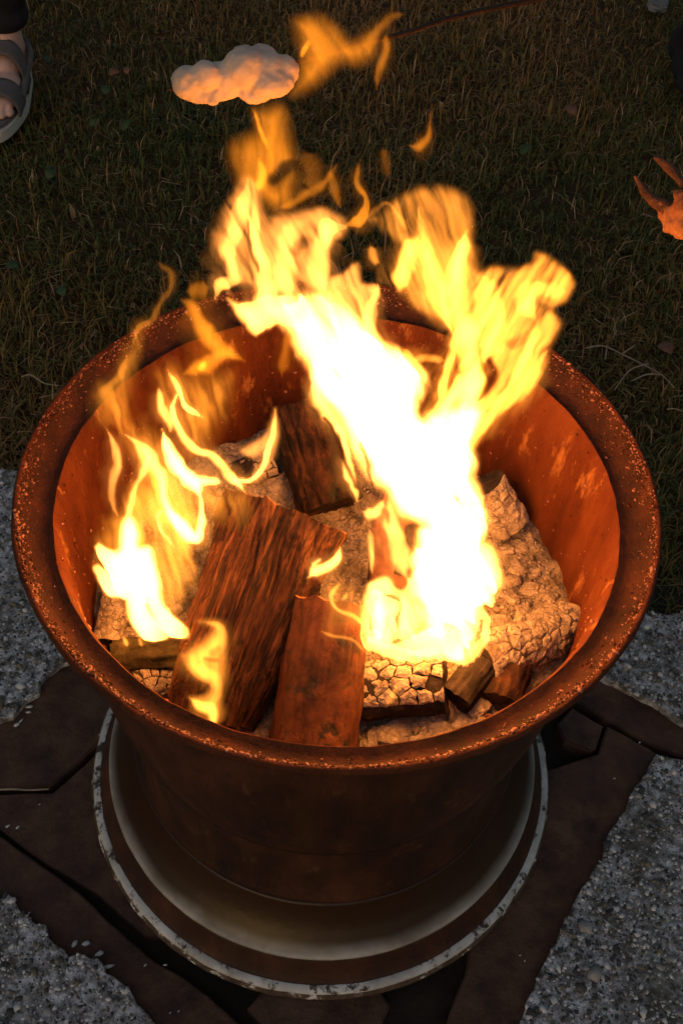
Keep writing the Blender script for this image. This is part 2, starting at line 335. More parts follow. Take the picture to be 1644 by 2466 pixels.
# exposed aggregate: thousands of half-sunk grains on each slab
ico = bmesh.new(); bmesh.ops.create_icosphere(ico, subdivisions=1, radius=1)
ICV = np.array([v.co[:] for v in ico.verts]); ICF = np.array([[v.index for v in f.verts] for f in ico.faces]); ico.free()
def scatter_rocks(name, C, rad, mts, flat=.6, parent=None, kind='stuff', sink=None):
    C = np.asarray(C); N = len(C); nv = len(ICV)
    base = ICV[None]*(1+.32*rng.standard_normal((N, nv, 1)).clip(-1, 1))
    base = base*rng.uniform(.65, 1.25, (N, 1, 3))*np.array([1, 1, flat])
    a = rng.uniform(0, 6.28, N); ca, sa = np.cos(a)[:, None], np.sin(a)[:, None]
    x, y = base[..., 0]*ca-base[..., 1]*sa, base[..., 0]*sa+base[..., 1]*ca
    V = np.stack([x, y, base[..., 2]], -1)*np.asarray(rad)[:, None, None]+C[:, None]
    F = (ICF[None]+np.arange(N)[:, None, None]*nv).reshape(-1, 3)
    o = pyd(name, V.reshape(-1, 3), F, None, parent, smooth=False)
    for m in mts: o.data.materials.append(m)
    mi = np.repeat(rng.integers(0, len(mts), N), len(ICF)); o.data.polygons.foreach_set('material_index', mi.astype(np.int32)); o.data.update()
    o['kind'] = kind; return o
for k, P in SP.items():
    P = np.array(P); lo = np.maximum(P.min(0), (-.75, -.75)); hi = np.minimum(P.max(0), (.75, .6))
    N = int(9000*(hi[0]-lo[0])*(hi[1]-lo[1])/.08)
    x = rng.uniform(lo[0], hi[0], N); y = rng.uniform(lo[1], hi[1], N); q = inside(SP[k], x, y)
    dens = fbm(x*9, y*9) > rng.uniform(-1.3, .9, N); q &= dens
    x, y = x[q], y[q]; rad = rng.lognormal(math.log(.0015), .5, len(x))
    o = scatter_rocks('exposed_aggregate', np.stack([x, y, ZC+rad*rng.uniform(-.25, .2, len(x))], 1), rad, M_peb, .7); o.parent = SL[k]
# soil under the pavers
o = prism('soil', [(-1.1, -1.0), (1.1, -1.0), (1.1, .35), (-1.1, .35)], -.06, -.022, M_dirt, bevel=0); o['kind'] = 'structure'
# dark pavers under the wheel rim
PV = [([(-300, 1905), (-300, 1600), (150, 1480), (420, 1420), (560, 1560), (300, 1745), (215, 1812), (122, 1893), (0, 1896)], 'dark brown paver under the rim beside the chipped corner of the lawn-side slab'),
      ([(-300, 1925), (0, 1914), (128, 1910), (222, 1824), (420, 1690), (620, 1900), (480, 2260), (345, 2250), (235, 2150), (168, 2112), (64, 2046), (36, 2020), (-40, 1965), (-300, 1960)], 'reddish brown paver between two dark seams against the base flange'),
      ([(-300, 1985), (-60, 1978), (18, 2026), (61, 2057), (165, 2130), (207, 2166), (245, 2203), (306, 2264), (398, 2332), (478, 2382), (580, 2470), (700, 2640), (330, 2640), (-300, 2300)], 'long dark brown paver bordering the slab with white flakes'),
      ([(700, 2300), (850, 2300), (936, 2422), (917, 2468), (880, 2640), (700, 2640), (632, 2468), (596, 2430)], 'short brown paver poking out from under the white base flange'),
      ([(1123, 2332), (1075, 2466), (1010, 2640), (1180, 2640), (1300, 2430), (1500, 2040), (1640, 1850), (1560, 1800), (1462, 1748), (1440, 1816), (1300, 1860), (1160, 2100)], 'long rust brown paver beside the coarse aggregate slab'),
      ([(1370, 1570), (1440, 1590), (1470, 1620), (1720, 1745), (2100, 1930), (2100, 2000), (1720, 1850), (1575, 1798), (1466, 1736), (1390, 1690), (1200, 1640), (1200, 1580)], 'smooth dark brown paver leading off between two concrete slabs'),
      ([(1342, 1742), (1378, 1704), (1452, 1748), (1436, 1800), (1418, 1808), (1362, 1782)], 'small squarish brown paver piece tucked beside the rim')]
for i, (P, lb) in enumerate(PV):
    z1 = (.0, -.001, -.0005, -.003, .0, .0, .004)[i]
    tag(prism('paver', jag(gpoly(P, z1), .012, .0012, i*5), -.05, z1, M_paver, bevel=.002), lb, 'paver', 'dark pavers under the wheel rim')
# white flakes of broken concrete by the slab edge
FL = [(178, 2275, .010), (208, 2273, .011), (240, 2297, .010), (243, 2299, .006), (262, 2328, .010), (70, 2200, .004), (350, 2325, .004), (398, 2325, .004), (1252, 2302, .003), (1263, 2315, .003),
      (40, 1745, .010), (50, 1737, .008), (68, 1716, .007), (70, 1702, .010), (95, 1938, .003), (18, 1990, .006), (42, 1993, .006), (1480, 1875, .004), (1540, 1788, .004), (410, 2440, .003), (430, 2436, .003)]
for x, y, s in FL:
    s = s*.6; p = atz(x, y, .002); V = ICV*(1+.3*rng.standard_normal((len(ICV), 1)).clip(-1, 1))*np.array([s, s*.45, s*.25])
    a = rng.uniform(.2, 1.0); V = np.stack([V[:, 0]*math.cos(a)-V[:, 1]*math.sin(a), V[:, 0]*math.sin(a)+V[:, 1]*math.cos(a), V[:, 2]], 1)
    o = pyd('concrete_flake', V, ICF, M_peb[1], smooth=False); o.location = p
    tag(o, 'small pale flake of broken concrete lying on a dark brown paver', 'flake', 'concrete flakes on the pavers')

# ---- grass
xs, ys = [], []
lawn_edge = lambda x: np.interp(x, [atz(0, 1128, ZC)[0], atz(300, 1185, ZC)[0], atz(1200, 1420, ZC)[0], atz(1480, 1478, ZC)[0]], [atz(0, 1128, ZC)[1], atz(300, 1185, ZC)[1], atz(1200, 1420, ZC)[1], atz(1480, 1478, ZC)[1]])
def grass(name, N, hmean, wmean, ylo, yhi, flat, seed):
    g = np.random.default_rng(seed)
    y = g.uniform(ylo, yhi, N); x = g.uniform(-1, 1, N)*(.8+.46*np.maximum(y+.4, 0))
    d = fbm(x*5, y*5) > g.uniform(-1.6, .7, N); x, y = x[d], y[d]
    q = y > lawn_edge(x)+.004
    for k in SP: q &= ~inside(SP[k], x, y)
    x, y = x[q], y[q]; N = len(x)
    h = hmean*g.lognormal(0, .35, N)*(1+.45*fbm(x*3, y*3)); wd = wmean*g.uniform(.6, 1.5, N)
    a = g.uniform(0, 2*math.pi, N)+1.2*fbm(x*4+3, y*4); lean = g.beta(2, 1.6, N)*flat
    dx, dy = np.cos(a), np.sin(a); px, py = -dy, dx
    z0 = -.040+.012*fbm(x*1.7, y*1.7)
    def pt(t, s):
        ll = lean*t**1.5
        return np.stack([x+dx*h*np.sin(ll*1.5)*t+px*wd*s, y+dy*h*np.sin(ll*1.5)*t+py*wd*s, z0+h*t*np.cos(ll*1.35)], 1)
    V = np.stack([pt(0, -.5), pt(0, .5), pt(.5, .45), pt(.5, -.45), pt(1.0, .05)], 1).reshape(-1, 3)
    b = np.arange(N)[:, None]*5
    T = np.concatenate([b+[0, 1, 2], b+[0, 2, 3], b+[3, 2, 4]], 1).reshape(-1, 3)
    o = pyd(name, V, T, M_grass, smooth=False)
    t = (.36+.36*fbm(x*2.2+8, y*2.2)+g.normal(0, .17, N)).clip(0, .8); dead = g.random(N) < .07; t[dead] = g.uniform(.85, 1, dead.sum())
    at = o.data.attributes.new('tint', 'FLOAT', 'POINT'); at.data.foreach_set('value', np.repeat(t, 5).astype(np.float32))
    return tag(o, kind='stuff')
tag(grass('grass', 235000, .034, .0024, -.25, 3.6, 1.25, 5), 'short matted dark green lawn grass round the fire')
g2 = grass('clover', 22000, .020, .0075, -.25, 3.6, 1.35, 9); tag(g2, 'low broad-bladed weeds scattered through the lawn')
# broad weed leaves and withered leaves told apart in the lawn
def leaf(x, y, s, m, lb, grp, name):
    p = atz(x, y, .0); k = 7; V = []
    for i in range(k):
        t = i/(k-1); wd = s*.42*math.sin(math.pi*min(1, t*.96+.04))**.8
        for sx in (-1, 0, 1): V.append((sx*wd, (t-.5)*s, s*.22*math.sin(t*3)-(.10*s if sx == 0 else 0)))
    F = [(i*3+j, i*3+j+1, i*3+j+4, i*3+j+3) for i in range(k-1) for j in (0, 1)]
    o = pyd(name, V, F, m); o.location = p; o.rotation_euler = (rng.uniform(-.1, .7), rng.uniform(-.4, .4), rng.uniform(0, 6.28))
    md = o.modifiers.new('t', 'SOLIDIFY'); md.thickness = .0008
    tag(o, lb, 'leaf', grp)
for x, y, s in [(112, 145, .030), (185, 52, .026), (255, 215, .026), (305, 300, .032), (110, 405, .034), (225, 295, .022), (275, 110, .022), (122, 418, .026), (1265, 360, .03), (1500, 300, .024), (150, 700, .024), (30, 640, .026)]:
    leaf(x, y, s, M_leaf, 'broad green weed leaf among the lawn grass', 'broad weed leaves in the lawn', 'weed_leaf')
for x, y, s in [(275, 175, .03), (1292, 125, .03), (1372, 265, .035), (1462, 105, .025), (305, 168, .02), (1600, 840, .035), (1575, 900, .03)]:
    leaf(x, y, s, M_dleaf, 'small reddish withered leaf lying in the grass', 'withered leaves in the lawn', 'withered_leaf')
def ground_tube(name, pts, r, m, lb=None, cat=None, parent=None, z=.008):
    P = [atz(x, y, z) for x, y in pts]; P = [p+np.array([0, 0, .004*math.sin(i*2.1)]) for i, p in enumerate(P)]
    o = tube(name, P, [r*(1-.5*i/len(P)) for i in range(len(P))], m, seg=6, n=6, rough=.2)
    if parent: child(o, parent)
    return tag(o, lb, cat) if lb else o
T0 = empty('dry_twig', atz(1530, 870, .0)); tag(T0, 'pale dry branching twig lying in the grass beside the rim', 'twig')
for pts in ([(1410, 838), (1450, 836), (1500, 850), (1545, 876), (1590, 905), (1625, 930)], [(1560, 876), (1515, 895), (1480, 935)], [(1590, 902), (1555, 905), (1520, 914)], [(1460, 840), (1456, 868)], [(1500, 850), (1528, 834)]):
    ground_tube('branch', pts, .0016, M_twig, parent=T0)
ground_tube('straw', [(52, 907), (75, 906), (102, 917), (125, 926), (142, 932)], .0014, M_twig, 'pale dry straw lying in the grass by the rim edge', 'straw')
ground_tube('straw', [(-20, 1903), (30, 1904), (70, 1900), (118, 1901)], .0016, M_twig, 'dry yellow stalk lying in the seam between two pavers', 'straw', z=.004)
ground_tube('straw', [(1605, 985), (1625, 988), (1660, 992)], .0012, M_twig, 'short pale straw in the grass near the dry branching twig', 'straw')

# ================================================================== FIRE PIT (old wheel rim)
pit = empty('fire_pit', (0, 0, .0)); tag(pit, 'tall rusty steel wheel rim used as a fire pit', 'fire pit')
prof_in = [(.818, -.78), (.826, -.70), (.835, -.6), (.853, -.35), (.868, -.18), (.878, -.115), (.886, -.088), (.893, -.076)]
prof_tr = [(.8935, -.0765), (.902, -.080), (.918, -.085), (.935, -.080), (.952, -.064), (.966, -.044), (.978, -.022), (.985, -.009)]
prof_lip = [(.9852, -.0088), (.989, -.003), (.994, -.0002), (.999, -.001), (1.003, -.005), (1.006, -.014), (1.002, -.026), (.985, -.046), (.962, -.072), (.94, -.10), (.92, -.118)]
prof_out = [(.9195, -.1185), (.905, -.16), (.89, -.26), (.872, -.5), (.855, -.7), (.832, -.84), (.805, -.95), (.79, -1.03)]
def resamp(p, n): return [tuple(q) for q in spline(p, n)]
lathe('inner_wall', resamp(prof_in, 8)+[(.9, -.085), (.885, -.13), (.875, -.2), (.86, -.36), (.842, -.6), (.828, -.75)], M_rust, pit, 256, True, .006)
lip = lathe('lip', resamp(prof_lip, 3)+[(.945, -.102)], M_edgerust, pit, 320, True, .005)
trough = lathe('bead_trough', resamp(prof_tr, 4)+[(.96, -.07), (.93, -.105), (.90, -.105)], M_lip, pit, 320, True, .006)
lathe('outer_wall', resamp(prof_out, 4)+[(.78, -1.01), (.85, -.65), (.86, -.5), (.885, -.2), (.905, -.125)], M_body, pit, 192, True, .002)
lathe('well', resamp([(.786, -1.0), (.775, -1.12), (.772, -1.3), (.776, -1.40), (.79, -1.47)], 4)+[(.77, -1.47), (.755, -1.3), (.76, -1.1)], M_body, pit, 192, True, .002)
lathe('bead_seat', resamp([(.7905, -1.472), (.81, -1.53), (.84, -1.59), (.876, -1.640), (.903, -1.675), (.917, -1.71)], 4)+[(.89, -1.71), (.80, -1.55), (.775, -1.475)], M_seat, pit, 192, True, .002)
lathe('groove', resamp([(.9175, -1.712), (.926, -1.745), (.940, -1.79), (.956, -1.824), (.968, -1.835)], 3)+[(.94, -1.835), (.90, -1.715)], M_body, pit, 192, True, .002)
lathe('base_flange', resamp([(.9685, -1.8352), (.976, -1.836), (.984, -1.838), (.994, -1.843), (1.0, -1.853)], 3)+[(.99, -1.858), (.965, -1.845)], M_white, pit, 256, True, .004)
lathe('flange_edge', resamp([(1.001, -1.856), (1.008, -1.868), (1.009, -1.885), (1.0, -1.90), (.98, -1.912)], 3)+[(.96, -1.912), (.96, -1.85)], M_edge, pit, 320, True, .006)
# flakes of scale on the lip
N = 9000; a = rng.uniform(0, 2*math.pi, N); t = np.clip(rng.normal(.62, .16, N), .12, .97)
Lp = np.array(prof_tr[1:]+prof_lip[:3]); u = t*(len(Lp)-1); i0 = np.minimum(u.astype(int), len(Lp)-2); f = u-i0
rz = Lp[i0]*(1-f)[:, None]+Lp[i0+1]*f[:, None]
keep = fbm(np.cos(a)*7, np.sin(a)*7, t*2) > rng.uniform(-1, .55, N); a, rz = a[keep], rz[keep]
sc = scatter_rocks('scale_flakes', np.stack([rz[:, 0]*np.cos(a)*R, rz[:, 0]*np.sin(a)*R, ZT+rz[:, 1]*R+.0004], 1), rng.lognormal(math.log(.00085), .40, len(a)), [M_flake, M_edgerust, M_flake, M_lip], .6, trough)
N = 520; a = rng.uniform(0, 2*math.pi, N); zq = rng.uniform(-.55, -.1, N); rq = np.interp(-zq, [.1, .18, .35, .6], [.878, .868, .853, .835])
scatter_rocks('scale_flakes', np.stack([rq*np.cos(a)*R, rq*np.sin(a)*R, ZT+zq*R], 1), rng.lognormal(math.log(.0011), .4, N), [M_rust, M_flake], .8, pit)

# ================================================================== ASH BED
ZA = -.62
def ash_h(x, y):
    """height (in R) of the ash at a point given in R"""
    return ZA + .10*np.exp(-((x-.55)**2+(y+.15)**2)/.16) + .07*np.exp(-((x-.35)**2+(y+.6)**2)/.06) + .06*np.exp(-((x+.6)**2+(y+.3)**2)/.08) \
        + .10*np.exp(-((x+.2)**2+(y-.62)**2)/.05) + .04*fbm(x*5, y*5, 0, 3) + .03*fbm(x*15, y*15, 3, 4) - .03*np.abs(fbm(x*11+4, y*11, 5, 3))
nr, na = 150, 380
rr = np.linspace(0, .842, nr); aa = np.linspace(0, 2*math.pi, na, endpoint=False)
RR, AA = np.meshgrid(rr, aa, indexing='ij'); X, Y = RR*np.cos(AA), RR*np.sin(AA); Z = ash_h(X, Y)
V = np.stack([X*R, Y*R, ZT+Z*R], -1).reshape(-1, 3); I = np.arange(nr*na).reshape(nr, na); J = np.roll(I, -1, 1)
ash = tag(pyd('ash_bed', V, np.stack([I[:-1], I[1:], J[1:], J[:-1]], -1).reshape(-1, 4), M_ash), 'pale crumbly ash covering the bottom of the rusty rim', 'ash', kind='stuff')
def ashz(x, y): return ZT + R*float(ash_h(np.array(x/R), np.array(y/R)))
def on_ash(px, py, dz=0):
    z = ZT+ZA*R
    for _ in range(6): p = atz(px, py, z+dz); z = ashz(p[0], p[1])
    return atz(px, py, z+dz)
# crumbs
N = 9000; r_ = .82*np.sqrt(rng.random(N)); a = rng.uniform(0, 2*math.pi, N); x, y = r_*np.cos(a), r_*np.sin(a)
rad = rng.lognormal(math.log(.0015), .5, N)
scatter_rocks('ash_crumbs', np.stack([x*R, y*R, ZT+ash_h(x, y)*R+rad*.15], 1), rad, [M_ashl, M_ashl, M_ash, M_ash, M_ash, M_ashl], .75, ash)
# lumps
def lump(p, s, m, lb, grp, name='ash_lump', cat='ash lump', sq=(1, .8, .42), flat=False):
    bm = bmesh.new(); bmesh.ops.create_icosphere(bm, subdivisions=3, radius=1)
    o0 = rng.uniform(0, 50, 3)
    for v in bm.verts:
        q = np.array(v.co)
        c = np.sign(q)*np.abs(q)**.75
        d = 1.1+.30*float(fbm(q[0]*1.6+o0[0], q[1]*1.6+o0[1], q[2]*1.6, 3))-.42*abs(float(fbm(q[0]*3.1+o0[0], q[1]*3.1, q[2]*3.1, 3)))
        v.co = Vector(c*d*np.array(sq)*s)
    me = bpy.data.meshes.new(name); bm.to_mesh(me); bm.free()
    o = link(name, me, m); o.location = p; o.rotation_euler = (rng.uniform(-.3, .3), rng.uniform(-.3, .3), rng.uniform(0, 6.28))
    return tag(o, lb, cat, grp)
for x, y, s in [(955, 1770, .020), (905, 1780, .012), (1010, 1790, .012), (1060, 1760, .012), (1150, 1700, .014), (1195, 1690, .013), (1120, 1740, .012), (1240, 1640, .014), (1290, 1600, .012), (1330, 1540, .012),
                (1215, 1325, .012), (1245, 1375, .011), (1190, 1420, .010), (1205, 1500, .013), (1270, 1420, .012), (1300, 1460, .010), (1260, 1480, .012), (1190, 1290, .011), (1250, 1320, .012), (1215, 1260, .010), (1285, 1380, .009), (1325, 1440, .010),
                (1230, 1440, .010), (1290, 1510, .013), (270, 1500, .012), (290, 1450, .010), (255, 1540, .010), (330, 1570, .010), (430, 1660, .013), (400, 1690, .012), (455, 1690, .014), (480, 1730, .012), (585, 1750, .013), (560, 1110, .012), (600, 1130, .012), (645, 1120, .013), (630, 1090, .010), (860, 1750, .010), (880, 1795, .010)]:
    lump(on_ash(x, y, .0), s*.85, M_ashl, 'pale grey crumbling lump lying on the ash', 'ash lumps in the rim')

# ================================================================== WOOD
def log(name, p0, p1, rad, m, lb, section=None, endm=None, ns=64, nl=60, rough=.06, fib=0.0, roll=0, taper=1.0, bend=0, cat='log', twist=0.0):
    """log as bark/side part plus two end faces, modelled along local z"""
    p0, p1 = np.array(p0), np.array(p1); L = np.linalg.norm(p1-p0)
    a = np.linspace(0, 2*math.pi, ns, endpoint=False); z = np.linspace(0, L, nl)
    A, Zz = np.meshgrid(a, z, indexing='xy'); A0 = A; A = A+twist*(Zz/L-.5)+(.25*twist*fbm(Zz*14, A0*0+2.2, 5, 2) if twist else 0)
    sec = (section(A) if section else np.ones_like(A))*rad*np.interp(Zz/L, [0, 1], [1, taper])
    k = 1/rad
    sec = sec*(1+rough*fbm(np.cos(A)*1.2+p0[0]*50, np.sin(A)*1.2, Zz*k*.8, 4))
    if fib: sec = sec*(1+fib*fbm(np.cos(A)*7+p0[1]*40, np.sin(A)*7, Zz*k*.35, 4)+fib*.6*fbm(np.cos(A)*19, np.sin(A)*19, Zz*k*.5, 3))
    X, Y = sec*np.cos(A0), sec*np.sin(A0)+bend*np.sin(Zz/L*math.pi)
    ze = Zz + 0*A; ze[0] += rad*.15*fbm(np.cos(a)*2, np.sin(a)*2, 3.3); ze[-1] += rad*.18*fbm(np.cos(a)*2.5, np.sin(a)*2.5, 9.1)
    V = np.stack([X, Y, ze], -1).reshape(-1, 3); I = np.arange(nl*ns).reshape(nl, ns); J = np.roll(I, -1, 1)
    e = empty(name, tuple(p0)); tag(e, lb, cat)
    zax = Vector((p1-p0)/L); q = zax.to_track_quat('Z', 'Y'); e.rotation_mode = 'QUATERNION'; e.rotation_quaternion = q @ Matrix.Rotation(roll, 3, 'Z').to_quaternion()
    pyd('side', V, np.stack([I[:-1], J[:-1], J[1:], I[1:]], -1).reshape(-1, 4), m, e)
    for row, nm in ((0, 0), (nl-1, 1)):
        Ve = [V[I[row, i]] for i in range(ns)]; c = np.mean(Ve, 0); VV = []; kk = 6
        for j in range(kk):
            for i in range(ns):
                q_ = c+(Ve[i]-c)*(1-j/kk); q_ = q_+np.array([0, 0, (.04*rad*float(fbm(q_[0]*220, q_[1]*220, 0, 2))) if j else 0]); VV.append(q_)
        VV.append(c); F = [(j*ns+i, j*ns+(i+1) % ns, (j+1)*ns+(i+1) % ns, (j+1)*ns+i) for j in range(kk-1) for i in range(ns)]
        F += [((kk-1)*ns+i, (kk-1)*ns+(i+1) % ns, len(VV)-1) for i in range(ns)]
        if row == 0: F = [tuple(reversed(f)) for f in F]
        pyd('end_face', VV, F, endm or m, e)
    return e
def wedge(poly, round_=.06):
    """radius as a function of angle for a polygon section"""
    P = np.array(poly, float)
    def f(A):
        out = np.full(A.shape, 9.0); d = np.stack([np.cos(A), np.sin(A)], -1)
        for i in range(len(P)):
            a, b = P[i], P[(i+1) % len(P)]; e = b-a; nrm = np.array([e[1], -e[0]]); nrm /= np.linalg.norm(nrm); h = nrm@a
            dn = d@nrm; out = np.minimum(out, np.where(dn > 1e-3, h/np.maximum(dn, 1e-3), 9))
        return out
    return f
# the big split log: upper end propped on the round log
pa, pb = on_ash(498, 1722, .020), atz(694, 1232, ZT-.17*R)
view = -ray(620, 1480)[()]; view = view/np.linalg.norm(view)
big = log('split_log', pa, pb, .042, M_split, 'large split log with fibrous brown face leaning across the middle of the fire',
          wedge([(-1.02, -.30), (-.55, -.55), (.10, -.78), (.55, -.55), (1.05, -.20), (.9, .45), (.1, .8), (-.85, .5)]), M_end, ns=220, nl=150, rough=.14, fib=.17, twist=.7, taper=1.38)
def face_cam(e, ang):
    """turn a log about its axis so its local -y side looks towards the camera, plus an angle"""
    q = e.rotation_quaternion; m = q.to_matrix(); c = Vector(CAM)-Vector(e.location); loc = m.inverted() @ c
    e.rotation_quaternion = q @ Matrix.Rotation(math.atan2(loc.y, loc.x)+math.pi/2+ang, 3, 'Z').to_quaternion()
face_cam(big, math.radians(-6))
# round log in front, mossy on one side
pa = on_ash(748, 1830, .020); pb = atz(800, 1450, ZT-.30*R)
rl = log('round_log', pa, pb, .041, M_bark2, 'round smooth-barked log standing at the front under the split log', None, M_end, ns=120, nl=90, rough=.10, taper=.86, fib=.05); face_cam(rl, 0)
pa = on_ash(795, 1225, .022); pb = aty(724, 985, .66*R)
bl = log('bark_log', pa, pb, .033, M_bark, 'upright log with cracked reddish bark leaning on the back wall', None, M_bark, ns=96, nl=70, rough=.18, fib=.14); face_cam(bl, 0)
# charred mossy log, front left
ml = log('charred_log', on_ash(272, 1590, .012), on_ash(470, 1575, .020), .019, M_moss, 'dark mossy charred log lying beneath the forked flame', None, M_char, ns=56, nl=40, rough=.22, fib=.12)
gl = log('charred_log', on_ash(1095, 1690, .010), on_ash(1165, 1600, .016), .017, M_char, 'small dark charred log with grooved rings beside the brown burnt stub', None, M_char, ns=64, nl=30, rough=.12, fib=.10)
gl2 = log('burnt_stub', on_ash(1200, 1700, .010), on_ash(1230, 1620, .012), .019, M_bark, 'short brown burnt stub with ringed end beside the charred log', None, M_bark, ns=64, nl=30, rough=.12, fib=.10, cat='stub')
# logs burnt to cracked white blocks: a dark core under separate blocks of ash
def clip_half(P, a, b):
    """part of polygon P nearer to a than to b"""
    m, d = (a+b)/2, b-a; out = []
    for i in range(len(P)):
        p, q = P[i], P[(i+1) % len(P)]; sp, sq = (p-m)@d, (q-m)@d
        if sp <= 0: out.append(p)
        if sp*sq < 0: out.append(p+(q-p)*(sp/(sp-sq)))
    return out
def block_log(p0, p1, rad, nl, nt_, lb, arc=(-.1, 2.4), core=None, depth=.006, name='cracked_log'):
    e = log(name, p0, p1, rad*.94, core or M_char, lb, None, M_char, ns=40, nl=24, rough=.12, cat='burnt log'); face_cam(e, 0)
    L = np.linalg.norm(np.array(p1)-np.array(p0)); Wd = (arc[1]-arc[0])*rad; du, dv = Wd/nt_, L/nl
    seeds = [np.array([(i+.5+rng.uniform(-.25, .25))*du, (j+.5+.45*(i % 2)+rng.uniform(-.28, .28))*dv]) for i in range(nt_) for j in range(nl)]
    off = rng.uniform(0, 99)
    for k, c in enumerate(seeds):
        if rng.random() < .05: continue
        P = [np.array(q) for q in ((0, 0), (Wd, 0), (Wd, L), (0, L))]
        for j, o_ in enumerate(seeds):
            if j != k and len(P): P = clip_half(P, c, o_)
        if len(P) < 3: continue
        Q = []
        for i in range(len(P)):                                      # ragged edge
            p, q = P[i], P[(i+1) % len(P)]
            for t in (0, .33, .66): Q.append(p+(q-p)*t+(rng.normal(0, .0006, 2) if t else 0))
        P = np.array(Q); cc = P.mean(0); gap = .0006*rng.uniform(.5, 1.9); d = P-cc; ln = np.linalg.norm(d, axis=1, keepdims=True); P = cc+d*np.clip(1-gap/np.maximum(ln, 1e-5), .3, 1)
        hgt = 1+rng.normal(.01, .025)
        def at(u, v, r_):
            th = arc[0]+u/rad-math.pi/2; r_ = r_*rad*(1+.10*float(fbm(u*120+off, v*120, 0, 2))); return (r_*math.cos(th), r_*math.sin(th), v)
        V = [at(*p, .88) for p in P]+[at(*p, hgt-.03) for p in P]+[at(*(cc+(p-cc)*.6), hgt+rng.normal(.01, .012)) for p in P]+[at(*cc, hgt+.012)]; n_ = len(P)
        F = [(r0*n_+i, r0*n_+(i+1) % n_, (r0+1)*n_+(i+1) % n_, (r0+1)*n_+i) for r0 in (0, 1) for i in range(n_)]+[(2*n_+i, 2*n_+(i+1) % n_, 3*n_) for i in range(n_)]
        pyd('char_block', V, F, M_ashl, e, smooth=False)
    return e
block_log(on_ash(870, 1665, .012), on_ash(1075, 1650, .012), .030, 5, 4, 'cracked white ash log with dark top at the foot of the main flame', (-1.25, .55))
block_log(on_ash(1150, 1600, .012), on_ash(1372, 1500, .014), .026, 9, 6, 'long log burnt to finely cracked pale ash against the wall', (-1.4, 1.5), M_ash)
block_log(on_ash(315, 1650, .004), on_ash(430, 1640, .004), .018, 5, 3, 'white cracked charcoal piece under the mossy charred log', (-1.0, 1.3))
block_log(on_ash(1225, 1265, .012), atz(1165, 1165, ZT-.38*R), .024, 6, 5, 'pale cracked chunk standing against the wall beside the main flame', (-1.3, 1.4), M_ash)
block_log(on_ash(255, 1560, .008), on_ash(290, 1400, .014), .016, 7, 4, 'pale ash-covered branch against the wall behind the mossy charred log', (-1.2, 1.2), M_ash)
block_log(on_ash(560, 1150, .010), on_ash(665, 1110, .012), .017, 4, 3, 'pale burnt piece of wood behind the split log', (-1.2, 1.2))
# burning paper and bark at the heart of the fire
def sheet(name, pts, th, m, lb, cat):
    """curled sheet: a strip of left/right edge points in 3-D"""
    V, F = [], []; k = 9
    Lft = spline([p[0] for p in pts], 5); Rgt = spline([p[1] for p in pts], 5); up = Vector((0, -.6, .8))
    for i in range(len(Lft)):
        for j in range(k):
            t = j/(k-1); p = Lft[i]*(1-t)+Rgt[i]*t; w_ = np.linalg.norm(Rgt[i]-Lft[i])
            p = p+np.array(up)*(w_*.22*math.sin(t*math.pi)+.0035*float(fbm(p[0]*150, p[1]*150, p[2]*150, 3))); V.append(p)
    F = [(i*k+j, i*k+j+1, (i+1)*k+j+1, (i+1)*k+j) for i in range(len(Lft)-1) for j in range(k-1)]
    o = pyd(name, V, F, m); md = o.modifiers.new('t', 'SOLIDIFY'); md.thickness = th; return tag(o, lb, cat)
def q3(p): return atz(p[0], p[1], ZT+p[2]*R)
sheet('burning_paper', [[q3(cG([(300, 1240)])[0]+(-.42,)), q3(cG([(520, 1270)])[0]+(-.42,))], [q3(cG([(310, 1060)])[0]+(-.32,)), q3(cG([(590, 1100)])[0]+(-.33,))], [q3(cG([(330, 900)])[0]+(-.25,)), q3(cG([(600, 960)])[0]+(-.24,))], [q3(cG([(400, 730)])[0]+(-.18,)), q3(cG([(470, 800)])[0]+(-.16,))]], .0012, M_paper, 'curled sheet of scorched brown paper burning beside the split log', 'paper')
sheet('burning_bark', [[q3(cG([(440, 1190)])[0]+(-.36,)), q3(cG([(570, 1230)])[0]+(-.36,))], [q3(cG([(470, 1080)])[0]+(-.28,)), q3(cG([(620, 1060)])[0]+(-.27,))], [q3(cG([(510, 930)])[0]+(-.2,)), q3(cG([(640, 900)])[0]+(-.19,))]], .002, M_char, 'dark curling strip of bark in the white-hot flame', 'bark')
# embers
def ember(pts, r, z, lb):
    P = [q3((x, y, z)) if z is not None else on_ash(x, y, .006) for x, y in pts]
    o = tube('ember', P, [r]*len(P), M_ember, seg=6, n=3, rough=.5); return tag(o, lb, 'ember', 'glowing embers')
ember([(878, 1700), (895, 1696), (910, 1702)], .0022, None, 'orange ember glowing among the white ash blocks')
ember([(384, 1680), (394, 1684), (404, 1692)], .003, None, 'dull red ember under the charred mossy log')

